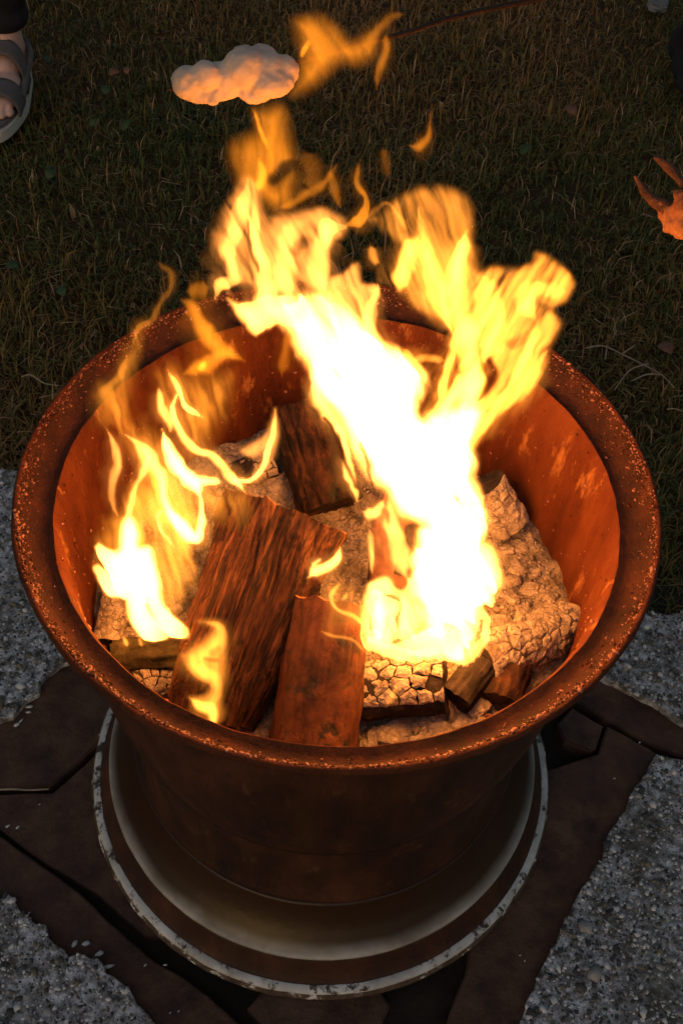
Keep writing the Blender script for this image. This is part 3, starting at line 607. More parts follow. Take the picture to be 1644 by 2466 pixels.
# ================================================================== FLAMES
# A flame is a body of glowing gas: outline, tongues and hollows are drawn as a field of glow,
# the field becomes real thickness (metres) round a curved sheet standing over the wood.
def seg_dist(gx, gy, P):
    """distance to a polyline and the interpolated extra columns at the closest point"""
    best = np.full(gx.shape, 1e9); ex = np.zeros(gx.shape+(P.shape[1]-2,))
    for i in range(len(P)-1):
        a, b = P[i], P[i+1]; d = b[:2]-a[:2]; L2 = d@d+1e-9
        t = np.clip(((gx-a[0])*d[0]+(gy-a[1])*d[1])/L2, 0, 1)
        dd = np.hypot(gx-a[0]-t*d[0], gy-a[1]-t*d[1]); m = dd < best
        best = np.where(m, dd, best); ex = np.where(m[..., None], a[2:]+(b[2:]-a[2:])*t[..., None], ex)
    return best, ex
def poly_sd(gx, gy, P):
    P = np.array(P, float); Q = np.vstack([P, P[:1]]); d, _ = seg_dist(gx, gy, np.hstack([Q, np.zeros((len(Q), 1))]))
    ins = inside(P, gx.ravel(), gy.ravel()).reshape(gx.shape); return np.where(ins, d, -d)
def smooth_poly(P): return [tuple(q) for q in spline(list(P)+[P[0]], 4)[:-1]]
def sst(t): t = np.clip(t, 0, 1); return t*t*(3-2*t)
def flame(label, prims, depth, m, ek, step=4.0, warp=7.0, streak=.35, sdir=(0, 1), seed=0, wob=.012, group=None, cap=24.0):
    pts = np.vstack([np.array([p[:2] for p in q[1]]) for q in prims]); pad = 50
    x0, y0 = pts.min(0)-pad; x1, y1 = pts.max(0)+pad
    gx, gy = np.meshgrid(np.arange(x0, x1, step), np.arange(y0, y1, step))
    wx = gx+warp*(1.3*fbm(gx/46+seed, gy/70, seed, 3))+.45*warp*fbm(gx/13+seed, gy/28, 2, 2)
    wy = gy+warp*1.3*(fbm(gx/52+seed+31, gy/64, seed, 3))
    sx, sy = sdir; al = (wx*sx+wy*sy); ac = (wx*sy-wy*sx)
    mod = np.clip(1+streak*(1.1*fbm(ac/11+seed, al/95, 1, 3)+.8*fbm(ac/30, al/120+seed, 4, 2)), .12, None)
    F = np.zeros(gx.shape); cut = np.ones(gx.shape)
    for q in prims:
        kind = q[0]
        if kind == 'p':                                   # filled outline: level, softness of edge
            sd = poly_sd(wx, wy, smooth_poly(q[1])); f = q[2]*sst((sd+.38*q[3])/q[3])**1.6; F = F+f*(mod if len(q) < 5 else (1-q[4])+q[4]*mod)
        elif kind == 's':                                 # tongue: x, y, half width, level
            P = spline(q[1], 8); al_ = np.concatenate([[0], np.cumsum(np.hypot(*np.diff(P[:, :2], axis=0).T))]); P = np.hstack([P, (al_/al_[-1])[:, None]])
            d, ex = seg_dist(wx, wy, P); tp = np.clip(np.minimum(ex[..., 2]/.16, (1-ex[..., 2])/.16), .12, 1)**.8; wd = np.maximum(ex[..., 0]*tp, 1)*1.2*(1+.45*fbm(gx/34+seed, gy/42, 8, 2))
            lv = ex[..., 1].clip(0)*tp**.5*np.clip(1+.45*fbm(gx/40+seed, gy/60, 3, 2), .2, None)
            F = F+lv*np.clip(1-(d/wd)**2, 0, None)**2*(.5+.5*mod)+np.minimum(lv, 4)*.11*np.clip(1-(d/(wd*2.4+6))**2, 0, None)**2*mod
        elif kind == 'h':                                 # hollow
            P = spline(q[1], 6) if len(q[1]) > 1 else np.array(q[1]*2, float); d, ex = seg_dist(wx, wy, P)
            cut = cut*(1-ex[..., 1].clip(0, 1)*np.clip(1-(d/np.maximum(ex[..., 0], 1))**2, 0, None)**.8)
    F = F*cut; F = cap*(1-np.exp(-F/cap)); F[F < .012] = 0; F[0] = F[-1] = 0; F[:, 0] = F[:, -1] = 0
    T = F/ek
    on = F > 0; quad = on[:-1, :-1] | on[1:, :-1] | on[:-1, 1:] | on[1:, 1:]
    Yd = np.interp(gy, [d[0] for d in depth], [d[1] for d in depth])*R + wob*fbm(gx/120+seed, gy/150, 6, 3)
    B = aty(gx, gy, Yd)
    nd = -ray(np.array(pts[:, 0].mean()), np.array(pts[:, 1].mean())); nd = nd/np.linalg.norm(nd)   # one direction of thickness for the whole flame
    T = np.maximum(T, .00016); T = T[..., None]*nd*.5
    fr = B+T; bk = B-T
    used = np.zeros(gx.shape, bool); used[:-1, :-1] |= quad; used[1:, :-1] |= quad; used[:-1, 1:] |= quad; used[1:, 1:] |= quad
    nf = used.sum(); idx = np.full(gx.shape, -1); idx[used] = np.arange(nf); ib = idx+nf
    V = np.vstack([fr[used], bk[used]])
    q = np.pad(quad, 1)
    def side(mask, p, r_):                                # thin wall where the glow ends
        return np.stack([idx[p][mask], idx[r_][mask], ib[r_][mask], ib[p][mask]], 1)
    c00, c10, c01, c11 = (slice(None, -1), slice(None, -1)), (slice(1, None), slice(None, -1)), (slice(None, -1), slice(1, None)), (slice(1, None), slice(1, None))
    inn = q[1:-1, 1:-1]
    walls = [side(inn & ~q[:-2, 1:-1], c00, c01), side(inn & ~q[2:, 1:-1], c11, c10), side(inn & ~q[1:-1, :-2], c10, c00), side(inn & ~q[1:-1, 2:], c01, c11)]
    qf = np.stack([idx[c00][quad], idx[c10][quad], idx[c11][quad], idx[c01][quad]], 1)
    qb = np.stack([ib[c00][quad], ib[c01][quad], ib[c11][quad], ib[c10][quad]], 1)
    o = pyd('flame', V, np.vstack([qf, qb]+walls), m); return tag(o, label, 'flame', group)

def st(c, pts): return ('s', c(pts))
def po(c, pts, lv, soft, mo=1.0): return ('p', c(pts), lv, soft, mo)
def ho(c, pts): return ('h', c(pts))
sc_ = lambda c, pts, k: [(x, y, w_/k, l) for x, y, w_, l in c(pts)]
def sF(*p): return ('s', sc_(cF, p, 2.24))
def sG(*p): return ('s', sc_(cG, p, 2.24))
def sH(*p): return ('s', sc_(cH, p, 1.4933))
def sA(*p): return ('s', sc_(cA, p, 2.178))
def hF(*p): return ('h', sc_(cF, p, 2.24))
def hG(*p): return ('h', sc_(cG, p, 2.24))
def hH(*p): return ('h', sc_(cH, p, 1.4933))

DM = [(400, .02), (1000, -.12), (1400, -.30), (1700, -.44)]
flame('broad white-hot main flame rising from the burning paper and ash', [
    po(cG, [(600, 1330), (760, 1400), (900, 1330), (985, 1280), (998, 1225), (970, 1125), (935, 1060), (900, 1020), (920, 930), (908, 850), (868, 740), (835, 660), (848, 560), (845, 470), (900, 330), (800, 300), (640, 350), (590, 380), (540, 300), (600, 160), (560, 80), (420, 0), (250, -60), (30, 60), (60, 200), (150, 330), (230, 480), (330, 640), (420, 730), (480, 810), (510, 860), (580, 885), (640, 930), (600, 990), (600, 1050), (560, 1110), (580, 1190), (560, 1260)], 66, 80, .85),
    po(cG, [(275, 1470), (310, 1560), (400, 1605), (500, 1630), (620, 1635), (710, 1605), (745, 1650), (800, 1672), (860, 1625), (925, 1530), (950, 1450), (925, 1350), (940, 1220), (760, 1160), (600, 1180), (540, 1260), (470, 1290), (420, 1225), (340, 1225), (290, 1270)], 9, 30, .7),
    sG((275, 1420, 10, 6), (285, 1520, 14, 9), (350, 1580, 14, 9), (450, 1615, 14, 10), (600, 1635, 14, 8), (700, 1610, 12, 7)), sG((780, 1668, 14, 9), (860, 1630, 12, 9), (925, 1530, 12, 9), (950, 1450, 12, 8), (915, 1370, 12, 7)),
    sG((500, 1590, 26, 16), (640, 1570, 34, 20), (760, 1560, 44, 25), (800, 1500, 44, 25), (820, 1400, 40, 25)), sG((350, 1500, 34, 18), (380, 1380, 40, 18), (360, 1280, 36, 12)), sG((640, 1500, 40, 14), (660, 1400, 50, 20), (680, 1300, 60, 25)),
    po(cH, [(410, 550), (470, 480), (560, 470), (610, 500), (670, 540), (715, 580), (740, 640), (800, 690), (850, 735), (925, 750), (920, 800), (885, 870), (915, 940), (880, 1020), (760, 1040), (660, 900), (560, 800), (500, 690), (450, 600)], 26, 60, .9),
    po(cH, [(215, 480), (260, 490), (330, 480), (400, 470), (520, 500), (480, 590), (410, 555), (325, 605), (280, 560)], 9, 26, .4),
    sH((178, 490, 12, 4.96), (185, 440, 22, 4.96), (240, 400, 24, 3.1), (215, 310, 26, 3.72), (245, 210, 26, 3.72), (275, 130, 22, 3.1), (300, 50, 12, 1.86)),
    sH((400, 540, 60, 5.58), (350, 440, 48, 5.58), (330, 340, 34, 4.96), (315, 240, 26, 3.72), (322, 150, 22, 2.48), (310, 60, 14, 1.55)),
    sH((500, 560, 70, 4.96), (460, 430, 50, 3.72), (430, 330, 46, 2.48), (450, 230, 46, 2.17), (500, 190, 40, 1.55)),
    sH((600, 540, 50, 4.34), (560, 440, 36, 3.1), (550, 330, 34, 2.48), (570, 240, 36, 3.72), (640, 225, 30, 3.72)),
    sH((755, 415, 8, 1.86), (738, 500, 16, 3.72), (735, 600, 30, 5.58), (790, 700, 40, 5.58)),
    po(cH, [(385, 180), (480, 150), (560, 155), (640, 185), (640, 260), (585, 290), (580, 350), (575, 440), (480, 420), (420, 330), (375, 240)], 1.32, 36),
    po(cH, [(170, 250), (210, 150), (250, 80), (300, 40), (340, 80), (370, 170), (400, 240), (430, 330), (470, 430), (340, 470), (240, 430), (200, 360)], 1.08, 40),
    po(cH, [(585, 405), (640, 375), (690, 345), (705, 420), (750, 430), (742, 510), (720, 570), (680, 560), (620, 560), (570, 500)], 2.6, 20),
    sG((250, 790, 26, 6), (205, 640, 30, 7), (165, 480, 26, 6), (80, 330, 30, 6), (20, 200, 28, 6), (10, 60, 30, 7)),
    sG((520, 1240, 34, 2), (480, 1130, 50, 3.5), (450, 1000, 44, 3), (430, 860, 36, 3), (405, 760, 24, 2)),
    sG((325, 1180, 14, 1.2), (315, 1080, 20, 2.5), (312, 960, 18, 1.6)), sG((290, 850, 34, 6), (340, 850, 36, 6), (390, 800, 24, 2)), sG((350, 900, 30, 1.5), (400, 930, 26, 2), (440, 960, 20, 1.2)),
    hH((490, 270, 34, .75), (470, 300, 26, .6)), hH((490, 440, 30, .75), (470, 520, 30, .7)), hH((330, 380, 12, .8), (300, 300, 12, .8), (290, 200, 8, .7)),
    hH((250, 440, 30, .7), (310, 445, 26, .7)), hG((690, 1260, 14, .8), (700, 1340, 12, .8)), hG((760, 760, 40, .95), (800, 790, 44, .95)), hG((735, 1520, 40, .9), (770, 1460, 26, .85)), hG((900, 1230, 26, .93), (905, 1200, 18, .9)),
    hG((880, 1540, 36, .93), (905, 1450, 28, .93)), hG((450, 1500, 14, .9), (465, 1380, 14, .9)), hG((560, 1330, 60, .6), (610, 1360, 50, .6)), hG((430, 1560, 30, .9), (520, 1540, 24, .85)), hG((370, 1300, 22, .9), (430, 1320, 34, .93), (460, 1350, 22, .9)), hG((310, 1420, 10, .9), (322, 1500, 14, .9)), hG((600, 1470, 44, .7), (560, 1500, 30, .7)),
    hH((560, 900, 8, .9), (600, 960, 13, .95), (640, 1060, 14, .95), (680, 1150, 10, .9)), hH((590, 700, 10, .8), (640, 760, 18, .85), (690, 840, 10, .8)), hH((700, 1000, 6, .8), (730, 1080, 12, .9), (745, 1150, 8, .8)), hH((820, 760, 10, .8), (850, 820, 16, .85), (860, 880, 8, .7)),
], DM, M_core, E_CORE, step=3.4, warp=9, streak=.75, sdir=(.45, .9), seed=1, cap=60)
flame('fanning streaky yellow flame reaching out over the rim beside the dry twig', [
    po(cH, [(1110, 390), (1170, 362), (1240, 362), (1308, 352), (1328, 308), (1390, 340), (1472, 420), (1440, 485), (1395, 515), (1420, 570), (1380, 660), (1370, 720), (1290, 800), (1180, 920), (1088, 1042), (1085, 960), (1090, 880), (1130, 830), (1175, 780), (1160, 720), (1110, 640), (1080, 560)], 1.76, 30),
    sH((1085, 1010, 40, 14.4), (1100, 880, 46, 15.6), (1112, 760, 44, 13.2), (1090, 640, 40, 9.6), (1055, 500, 36, 7.2), (1060, 330, 34, 5.4), (1085, 230, 20, 2.4)),
    sH((1090, 1000, 20, 4.8), (1180, 880, 26, 4.8), (1290, 780, 26, 4.8), (1370, 670, 22, 3)),
    sH((1130, 880, 20, 4.8), (1230, 800, 18, 3.6), (1290, 690, 26, 2.4), (1330, 560, 26, 2.4)),
    sH((1140, 700, 50, 6), (1170, 580, 60, 4.8), (1170, 470, 50, 4.8), (1140, 400, 40, 3)),
    sH((1320, 560, 16, 4.2), (1290, 500, 30, 4.2), (1310, 440, 30, 3.6), (1430, 460, 30, 2.4)),
    sH((960, 930, 40, 10.8), (1000, 870, 36, 10.8), (1060, 800, 34, 10.8), (1100, 740, 30, 10.8)),
    sH((980, 870, 14, 3.6), (1000, 760, 16, 3.6), (1035, 640, 14, 3.6), (1050, 560, 12, 3.6)),
    sH((930, 780, 24, 6), (900, 720, 16, 3.6), (860, 670, 14, 3), (840, 655, 8, 1.2)),
    sH((1000, 700, 18, 1.44), (930, 690, 16, 1.68), (880, 700, 14, 1.8)),
    hH((1165, 700, 20, .95), (1180, 740, 22, .97), (1150, 800, 18, .95), (1120, 850, 8, .8)),
    hH((1240, 640, 24, .6), (1290, 620, 26, .5)), hH((1330, 490, 18, .45), (1400, 530, 16, .4)),
    hH((1010, 660, 26, .7), (990, 700, 22, .7)),
], [(550, -.05), (1050, -.12)], M_mid, E_MID, step=3.6, warp=6, streak=1.05, sdir=(-.5, .86), seed=4)
flame('tall orange flame with a rounded top between the main and fanning flames', [
    po(cH, [(720, 190), (800, 130), (880, 82), (950, 62), (1040, 85), (1105, 130), (1112, 260), (1105, 350), (1130, 400), (1085, 560), (1060, 650), (1000, 570), (960, 545), (900, 525), (840, 475), (805, 420), (820, 340), (855, 290), (790, 250)], 0.833, 34),
    sH((845, 460, 14, 3.57), (850, 390, 34, 5.95), (880, 300, 34, 4.76), (910, 250, 20, 2.38)),
    sH((915, 150, 12, 2.38), (925, 240, 22, 3.57), (940, 330, 34, 4.17), (970, 440, 40, 4.17), (1000, 520, 30, 4.76), (1030, 600, 20, 4.76)),
    sH((985, 480, 40, 2.38), (1030, 400, 40, 2.98), (1060, 320, 34, 3.57), (1080, 240, 20, 2.38)),
    sH((720, 190, 12, 0.357), (790, 130, 10, 0.595), (880, 230, 20, 0.952)),
    sH((735, 285, 12, 0.595), (745, 330, 18, 1.07), (765, 345, 16, 0.952)),
], [(400, .02), (900, -.05)], M_mid, E_MID, step=4, warp=6, streak=1.0, sdir=(.35, .93), seed=7)
flame('orange flame standing on the main flame below the dough', [
    po(cA, [(498, 580), (560, 577), (655, 565), (690, 700), (722, 830), (690, 890), (600, 950), (700, 900), (720, 1000), (690, 1080), (600, 1100), (480, 1000), (420, 960), (400, 920), (368, 790), (420, 725), (520, 690)], .95, 70),
    sA((500, 580, 10, .8), (545, 690, 18, 1.6), (570, 780, 20, 1.4)),
    sA((520, 820, 10, .8), (545, 900, 20, 1.8), (520, 990, 30, 2.5)),
    ('h', sc_(cA, [(600, 930, 40, .8), (660, 880, 40, .8), (710, 860, 26, .7)], 2.178)),
    sA((640, 1080, 40, .8), (740, 1050, 30, .6), (850, 970, 26, .5), (940, 850, 14, .35)), sA((900, 880, 16, .3), (930, 1000, 24, .4), (970, 1090, 16, .25)), sA((760, 800, 50, .14), (800, 900, 60, .2), (800, 1000, 50, .25)),
    sA((1055, 830, 10, .35), (1035, 950, 14, .6), (1090, 1060, 20, .8), (1060, 1150, 30, 1.2), (980, 1190, 26, 1.3)),
], [(200, .06), (600, -.02)], M_veil, E_VEIL, warp=7, streak=.45, seed=9)
flame('wide orange flame licking at the end of the skewered dough', [
    po(cA, [(706, 110), (780, 76), (860, 86), (940, 150), (985, 212), (1060, 212), (1130, 185), (1130, 290), (1060, 340), (950, 350), (880, 410), (760, 478), (690, 492), (735, 390), (762, 285), (722, 205)], 1.0, 70),
    sA((790, 210, 10, 1.0), (770, 260, 14, 1.6), (755, 310, 8, .8)),
    sA((1100, 300, 20, .2), (1140, 200, 30, .3), (1220, 100, 26, .25), (1290, 70, 14, .15)), sA((1210, 180, 14, .4), (1195, 280, 26, .6), (1160, 380, 20, .45), (1140, 470, 8, .2)),
], [(0, .38), (250, .38)], M_veil, E_VEIL, warp=7, streak=.35, sdir=(.5, .86), seed=12, wob=.01)
flame('small detached hook-shaped curl of orange flame above the rounded flame', [sA((1310, 760, 14, .5), (1370, 765, 26, .7), (1420, 720, 18, .5), (1435, 640, 10, .25), (1442, 550, 7, .12))], [(200, .1), (400, .1)], M_veil, E_VEIL, warp=4, seed=14)
flame('faint dull orange wisp above the rounded orange flame', [sA((1180, 780, 30, .16), (1190, 850, 36, .14), (1200, 930, 20, .05))], [(200, .1), (500, .1)], M_veil, E_VEIL, warp=5, seed=15)
DL = [(700, .0), (1100, -.15), (1400, -.34), (1600, -.46)]
flame('forked white and yellow flame rising beside the charred mossy log', [
    po(cF, [(85, 1040), (135, 1065), (205, 1060), (212, 930), (250, 885), (292, 960), (305, 1050), (372, 1055), (402, 1200), (440, 1370), (552, 1495), (525, 1535), (430, 1500), (355, 1345), (380, 1440), (470, 1530), (370, 1550), (300, 1520), (258, 1430), (235, 1310), (150, 1302), (95, 1210), (82, 1150), (190, 1240)], 34, 34, .3),
    sF((85, 1020, 8.8, 4.59), (130, 1110, 29.9, 16.1), (210, 1200, 44, 20.7), (240, 1290, 35.2, 20.7)),
    sF((210, 425, 14.1, 1.84), (290, 490, 35.2, 5.05), (360, 570, 38.7, 6.88), (425, 680, 31.7, 8.03), (450, 800, 28.2, 11.5), (520, 920, 38.7, 23), (600, 990, 31.7, 20.7), (645, 920, 22.9, 11.5), (640, 800, 24.6, 13.8), (625, 740, 26.4, 18.4)),
    sF((422, 410, 7.04, 9.18), (455, 520, 28.2, 20.7), (530, 630, 40.5, 27.5), (610, 720, 38.7, 25.2), (640, 790, 22.9, 16.1)),
    sF((590, 690, 29.9, 16.1), (670, 685, 26.4, 13.8), (745, 690, 15.8, 5.74)),
    sF((525, 180, 8.8, 1.84), (490, 300, 15.8, 6.88), (520, 440, 19.4, 8.03), (600, 520, 22.9, 5.74), (700, 565, 22.9, 6.88), (770, 640, 21.1, 5.74), (830, 700, 24.6, 13.8), (880, 750, 8.8, 4.59)),
    sF((455, 90, 7.04, 1.38), (520, 190, 15.8, 4.59), (560, 290, 14.1, 8.03), (645, 355, 10.6, 5.74)), sF((405, 180, 12.3, 1.84), (430, 290, 29.9, 3.67), (465, 370, 22.9, 3.21), (460, 440, 12.3, 1.38)),
    po(cF, [(1048, 288), (1052, 420), (1030, 560), (960, 650), (880, 692), (985, 600), (1000, 525), (930, 555), (880, 560), (838, 518), (920, 470), (990, 410)], 1.6, 22),
    sF((1045, 300, 7.04, 1.84), (1000, 520, 14.1, 6.88), (975, 610, 14.1, 6.88), (890, 685, 12.3, 6.88), (800, 690, 15.8, 13.8)),
    sF((250, 1000, 26.4, 4.59), (240, 880, 19.4, 4.13), (280, 720, 14.1, 2.75), (330, 630, 17.6, 3.67), (350, 560, 17.6, 3.44)),
    sF((400, 890, 8.8, 4.59), (430, 840, 7.04, 3.21)), sF((402, 880, 7.04, 4.59), (420, 950, 7.92, 5.51), (490, 1050, 7.04, 3.44)),
    sF((118, 395, 7.04, 1.84), (165, 480, 17.6, 2.29), (182, 600, 21.1, 2.07), (160, 740, 22.9, 1.61), (180, 900, 17.6, 1.15)),
], DL, M_core, E_CORE, step=3.4, warp=6, streak=.4, seed=20, cap=40)
flame('translucent amber sheet of flame behind the forked flame', [
    po(cF, [(80, 1000), (140, 900), (220, 820), (280, 690), (330, 560), (200, 430), (130, 370), (108, 210), (180, 130), (225, 20), (262, -60), (300, -130), (330, -150), (280, 20), (250, 150), (262, 330), (330, 380), (430, 480), (560, 700), (660, 900), (650, 1050), (580, 1280), (450, 1420), (300, 1300)], 1.0, 90),
    po(cF, [(205, 425), (340, 540), (430, 670), (455, 800), (500, 900), (420, 960), (300, 970), (250, 900), (275, 740), (320, 640)], 1.5, 90),
    po(cF, [(440, 520), (560, 650), (640, 740), (700, 720), (660, 900), (620, 1000), (520, 930), (460, 800), (420, 660)], 1.1, 100),
    po(cF, [(120, 900), (220, 860), (300, 960), (420, 1000), (560, 1040), (560, 1200), (480, 1400), (400, 1300), (200, 1080)], 1.0, 110),
    po(cF, [(480, 300), (560, 290), (720, 160), (770, 120), (760, 300), (680, 480), (600, 520), (520, 440)], .7, 110),
    sF((240, 0, 14, .5), (200, 120, 20, .5), (125, 205, 26, .5), (150, 340, 60, .35), (220, 420, 50, .4)), sF((245, -50, 12, .6), (290, -130, 12, .6), (380, -200, 14, .35), (450, -330, 16, .3), (470, -420, 22, .22), (390, -480, 26, .15)),
    po(cF, [(390, 120), (480, 60), (560, 100), (700, 120), (790, 90), (770, 200), (720, 350), (600, 500), (480, 420), (400, 300)], .8, 110),
    po(cF, [(600, 700), (740, 720), (900, 760), (860, 900), (720, 900), (640, 1040), (560, 1250), (470, 1100)], .8, 110),
], DL, M_amber, E_VEIL, warp=9, streak=1.0, sdir=(.3, .95), seed=23)
flame('orange tongue of flame curling against the back wall above the forked flame', [
    sF((540, 110, 34, .4), (650, 72, 50, 1.0), (740, 20, 44, 1.0), (800, 0, 40, .9), (870, 40, 44, .5)), sF((640, 90, 26, 2.2), (665, 50, 18, 1.6)),
    sH((60, 480, 40, .35), (95, 500, 36, .9), (130, 575, 34, 1.3), (190, 650, 36, 1.4), (265, 690, 22, .7)), sH((80, 450, 40, .35), (150, 440, 40, .4)),
    sH((440, 590, 20, .7), (430, 690, 24, .5), (420, 760, 16, .3)),
], [(600, .05), (900, -.05)], M_veil, E_VEIL, warp=6, streak=.4, seed=26)
flame('small S-shaped yellow flame at the lower end of the split log', [
    po(cF, [(528, 1630), (640, 1560), (705, 1490), (625, 1450), (735, 1452), (772, 1550), (770, 1650), (745, 1850), (728, 1940), (700, 2020), (655, 1940), (575, 1862), (650, 1860), (685, 1790), (580, 1720)], 2.1, 44),
    sF((650, 1458, 12, .8), (725, 1465, 22, 1.3), (755, 1530, 30, 1.2), (700, 1600, 44, 1.1), (620, 1650, 48, 1.4), (600, 1690, 46, 2.4), (650, 1730, 46, 3.2), (710, 1765, 40, 2.4), (730, 1840, 32, 1.2), (705, 1900, 30, 1.6)),
    sF((575, 1862, 10, 2.5), (630, 1910, 26, 4.5), (690, 1925, 30, 5), (700, 1990, 18, 3), (702, 2025, 6, 1)),
    hF((700, 1620, 26, .5), (730, 1600, 20, .4)), hF((555, 1790, 40, .8), (610, 1810, 40, .8)), hF((660, 1655, 16, .5), (720, 1660, 16, .5)),
], [(1450, -.60), (1780, -.74)], M_mid, E_MID, step=3, warp=4, streak=.3, seed=30)
flame('little white crescent flame on the face of the split log', [
    sF((1212, 1212, 8, 6), (1250, 1180, 30, 11), (1310, 1160, 32, 12), (1365, 1115, 22, 10), (1386, 1050, 8, 5)), sF((1235, 1150, 14, 5), (1285, 1110, 10, 2)),
], [(1300, -.47), (1400, -.50)], M_core, E_CORE, step=2.5, warp=2, streak=.1, seed=33, wob=.003)
flame('thin curling yellow wisp between the round log and main flame', [
    sF((1385, 1245, 18, 2.5), (1335, 1310, 16, 1.8), (1370, 1385, 15, 2), (1460, 1420, 16, 2.4), (1540, 1480, 14, 3)), sF((1405, 1310, 26, 2), (1420, 1320, 20, 1.6)), sF((1285, 1500, 14, .8), (1350, 1530, 9, .9), (1450, 1550, 9, .8), (1530, 1620, 8, .9)),
    po(cF, [(1330, 1240), (1480, 1250), (1560, 1450), (1440, 1500), (1290, 1490)], .25, 40),
], [(1350, -.45), (1600, -.58)], M_mid, E_MID, step=3, warp=3, streak=.2, seed=36, wob=.004)
flame('faint short flame in front of the cracked white log', [sG((470, 1780, 8, .6), (440, 1840, 16, .9), (410, 1900, 18, .6))], [(1600, -.62), (1750, -.70)], M_mid, E_MID, step=3, warp=3, seed=40)
for k_, p_ in enumerate((((215, 1530, 6, 1), (230, 1560, 14, 2.5), (240, 1585, 10, 1.5)), ((300, 1540, 8, .8), (310, 1570, 12, 1.3), (312, 1585, 8, .8)))):
    flame('tiny yellow flame on the charred mossy log', [sF(*p_)], [(1500, -.5), (1600, -.56)], M_mid, E_MID, step=3, warp=2, seed=41+k_, group='tiny flames on the mossy log')

# ================================================================== DOUGH ON STICKS
DD = .89
def dp(x, y, d=DD): return atd(x, y, d)
k_ = DD/FPX
parts = []
for x, y, rx, ry, dz in [(450, 195, 38, 40, 0), (495, 178, 34, 32, -.006), (480, 222, 45, 24, .004), (545, 182, 42, 38, 0), (535, 222, 34, 22, .002), (590, 160, 48, 48, -.004), (625, 138, 44, 32, .006), (640, 172, 52, 46, 0), (655, 200, 52, 34, -.006), (615, 215, 42, 32, .004), (690, 170, 26, 32, 0), (515, 243, 16, 10, 0)]:
    parts.append((dp(x, y, DD+dz), (rx*k_, ry*k_*.95, ry*k_), rot(PITCH-math.pi/2*0+.0)))
d1 = empty('stick_bread', dp(560, 230)); tag(d1, 'lumpy pale dough wrapped on a stick above the fire', 'stick bread')
child(remeshed('dough', parts, .0018, M_dough, None, 1, (.0022, 75)), d1)
child(tube('stick', [dp(404, 214), dp(430, 209), dp(560, 182), dp(700, 150), dp(800, 124), dp(890, 98, DD+.01), dp(972, 80, DD+.03), dp(1100, 38, DD+.08), dp(1300, -4, DD+.17), dp(1900, -120, DD+.45)], [.0010, .0022, .0026, .0024, .0022, .0021, .0021, .0022, .0024, .003], M_dstick, None, 10, 8, .15), d1)
D2 = .98; k2 = D2/FPX
d2 = empty('stick_bread', atd(1640, 560, D2)); tag(d2, 'browned ragged dough on a forked twig with two prongs', 'stick bread')
parts = [(atd(x, y, D2+dz), (rx*k2, ry*k2, ry*k2), rot(.7, 0, 0)) for x, y, rx, ry, dz in
         [(1592, 492, 14, 14, 0), (1606, 510, 20, 22, 0), (1622, 530, 26, 30, .003), (1645, 535, 34, 40, 0), (1660, 500, 40, 42, -.004), (1690, 540, 50, 50, 0), (1648, 470, 26, 18, -.006), (1720, 480, 60, 50, 0)]]
child(remeshed('dough', parts, .0018, M_dough2, None, 2, (.0035, 130)), d2)
for nm, pts, rd in (('prong', [(1528, 422), (1545, 448), (1562, 470), (1600, 495), (1660, 520)], [.0010, .0034, .0040, .0060, .005]), ('prong', [(1575, 376), (1598, 392), (1622, 415), (1636, 432), (1665, 470)], [.0014, .0034, .0046, .0036, .004]),
                    ('stick', [(1660, 520), (1760, 490), (1900, 430), (2300, 280)], [.005, .005, .006, .007])):
    child(tube(nm, [atd(x, y, D2+(.02*max(0, (x-1700)/300))) for x, y in pts], rd, M_stick, None, 10, 8, .35), d2)

# ================================================================== PEOPLE AT THE EDGE
# sandalled foot, toes towards the fire; local frame: +y heel to toe is world -y
fx, fy = atz(-14, 268, .035)[:2]
ps = empty('person', (fx, fy, 0)); tag(ps, 'bare foot in a grey strap sandal with pale sole standing on the lawn', 'person')
zg = -.005
def fl(x, y, z): return (fx+x, fy+y, zg+z)
prt = [(fl(0, .03, .052), (.044, .05, .020), ID3), (fl(0, .08, .060), (.041, .06, .027), ID3), (fl(0, .14, .070), (.036, .06, .040), ID3), (fl(0, .20, .066), (.034, .045, .042), ID3),
       (fl(0, .175, .11), (.033, .042, .06), ID3), (fl(0, .185, .18), (.034, .040, .08), ID3), (fl(0, .195, .28), (.042, .050, .10), ID3), (fl(0, .20, .40), (.052, .060, .12), ID3), (fl(0, .20, .50), (.055, .062, .08), ID3)]
for i, (tx, ty, tr) in enumerate([(-.036, -.040, .0135), (-.0125, -.038, .0095), (.006, -.031, .0090), (.0225, -.022, .0085), (.037, -.010, .0085)]):
    prt += [(fl(tx*.93, ty+.030, .050), (tr*1.0, .026, tr*1.1), rot(-.12)), (fl(tx, ty+.004, .044), (tr, .014, tr*.95), ID3)]
child(remeshed('body', prt, .003, M_skin, None, 3), ps)
out = []
for t in np.linspace(0, 2*math.pi, 60, endpoint=False):
    yy = .085-.155*math.cos(t); wd = .050*(1 if yy < .06 else 1-.22*min(1, (yy-.06)/.1)); s = math.sin(t); out.append((math.copysign(abs(s)**.72, s)*wd*(1.06 if s > 0 else 1.0), yy))
def sole(name, sc, z0, z1, m):
    return child(prism(name, [(fx+x*sc, fy+.085+(y-.085)*sc) for x, y in out], zg+z0, zg+z1, m, bevel=.003), ps)
sole('sole', 1.0, .004, .030, M_sole); sole('footbed', .95, .0302, .036, M_insole)
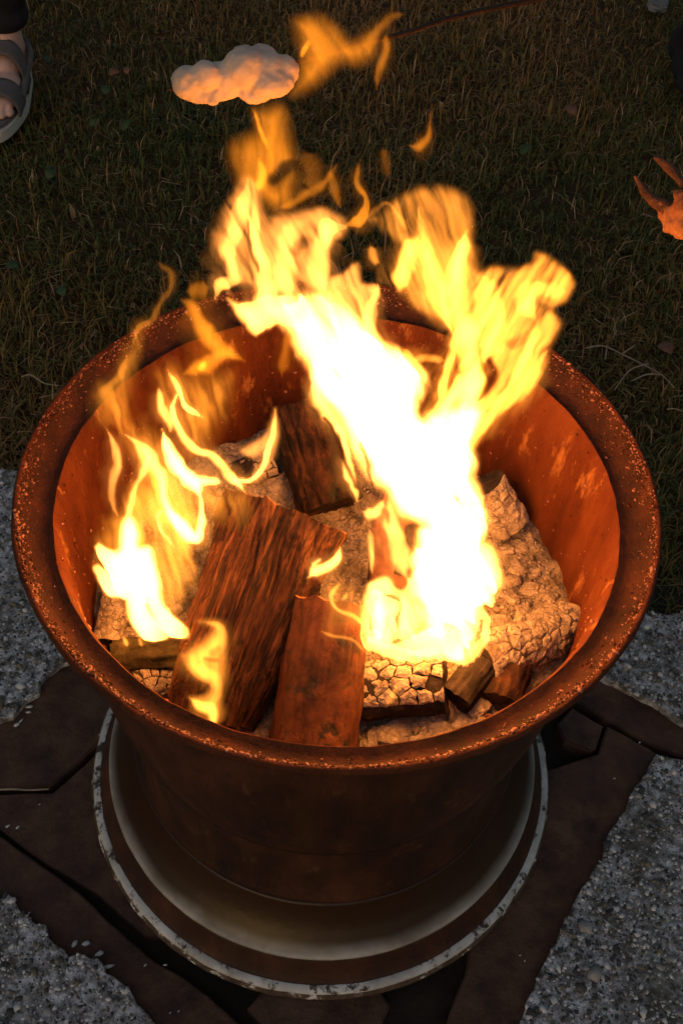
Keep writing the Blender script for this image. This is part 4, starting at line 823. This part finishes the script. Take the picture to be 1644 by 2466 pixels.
def strap(name, y0, y1, top, wd, zb=.03, skew=0):
    V, F = [], []; n_ = 24; m_ = 6
    for i in range(n_):
        a = math.pi*i/(n_-1)
        for j in range(m_):
            t = j/(m_-1); yy = y0+(y1-y0)*t+skew*math.cos(a); V.append(fl(wd*math.cos(a)*(1-.05*t), yy, zb+(top-zb)*(1-(1-math.sin(a))**1.4)+(.012*t if name == 'instep_strap' else .004*t)))
    F = [(i*m_+j, i*m_+j+1, (i+1)*m_+j+1, (i+1)*m_+j) for i in range(n_-1) for j in range(m_-1)]
    o = pyd(name, V, F, M_strap); md = o.modifiers.new('t', 'SOLIDIFY'); md.thickness = .004; md.offset = 1; child(o, ps)
strap('toe_strap', .002, .062, .078, .0525); strap('instep_strap', .098, .142, .118, .046)
child(remeshed('trousers', [(fl(0, .185, .165), (.052, .058, .035), ID3), (fl(0, .19, .23), (.056, .062, .08), ID3), (fl(0, .20, .34), (.062, .070, .11), ID3), (fl(0, .20, .46), (.070, .078, .12), ID3), (fl(0, .20, .56), (.072, .08, .06), ID3)], .005, M_cloth, None, 3), ps)
# second strap band narrow at the side joining both, and heel strap
child(tube('side_strap', [fl(.050, .05, .05), fl(.048, .09, .058), fl(.044, .13, .066), fl(.040, .19, .082), fl(.0, .245, .09), fl(-.040, .19, .082), fl(-.046, .11, .06)], [.008, .008, .008, .008, .008, .008, .007], M_strap, None, 8, 6), ps)
# dark trouser leg and shoe, upper right
lx, ly = atz(1668, 150, .05)[:2]
p2 = empty('person', (lx, ly, 0)); tag(p2, 'dark trouser leg and shoe in the shadow at the lawn edge', 'person')
child(remeshed('body', [((lx+.01, ly+.06, .10), (.045, .055, .10), ID3), ((lx+.01, ly+.07, .25), (.060, .065, .14), ID3), ((lx+.01, ly+.07, .42), (.068, .075, .15), ID3)], .006, M_cloth, None, 3), p2)
child(remeshed('shoe', [((lx, ly+.0, .035), (.045, .10, .032), ID3), ((lx, ly+.09, .045), (.042, .08, .045), ID3), ((lx, ly-.06, .03), (.044, .06, .025), ID3)], .005, M_cloth, None, 3), p2)
lump(atz(1583, 8, .0), .032, M_stone, 'grey stone lying at the far edge of the lawn', None, 'stone', 'stone', (1, .8, .5))
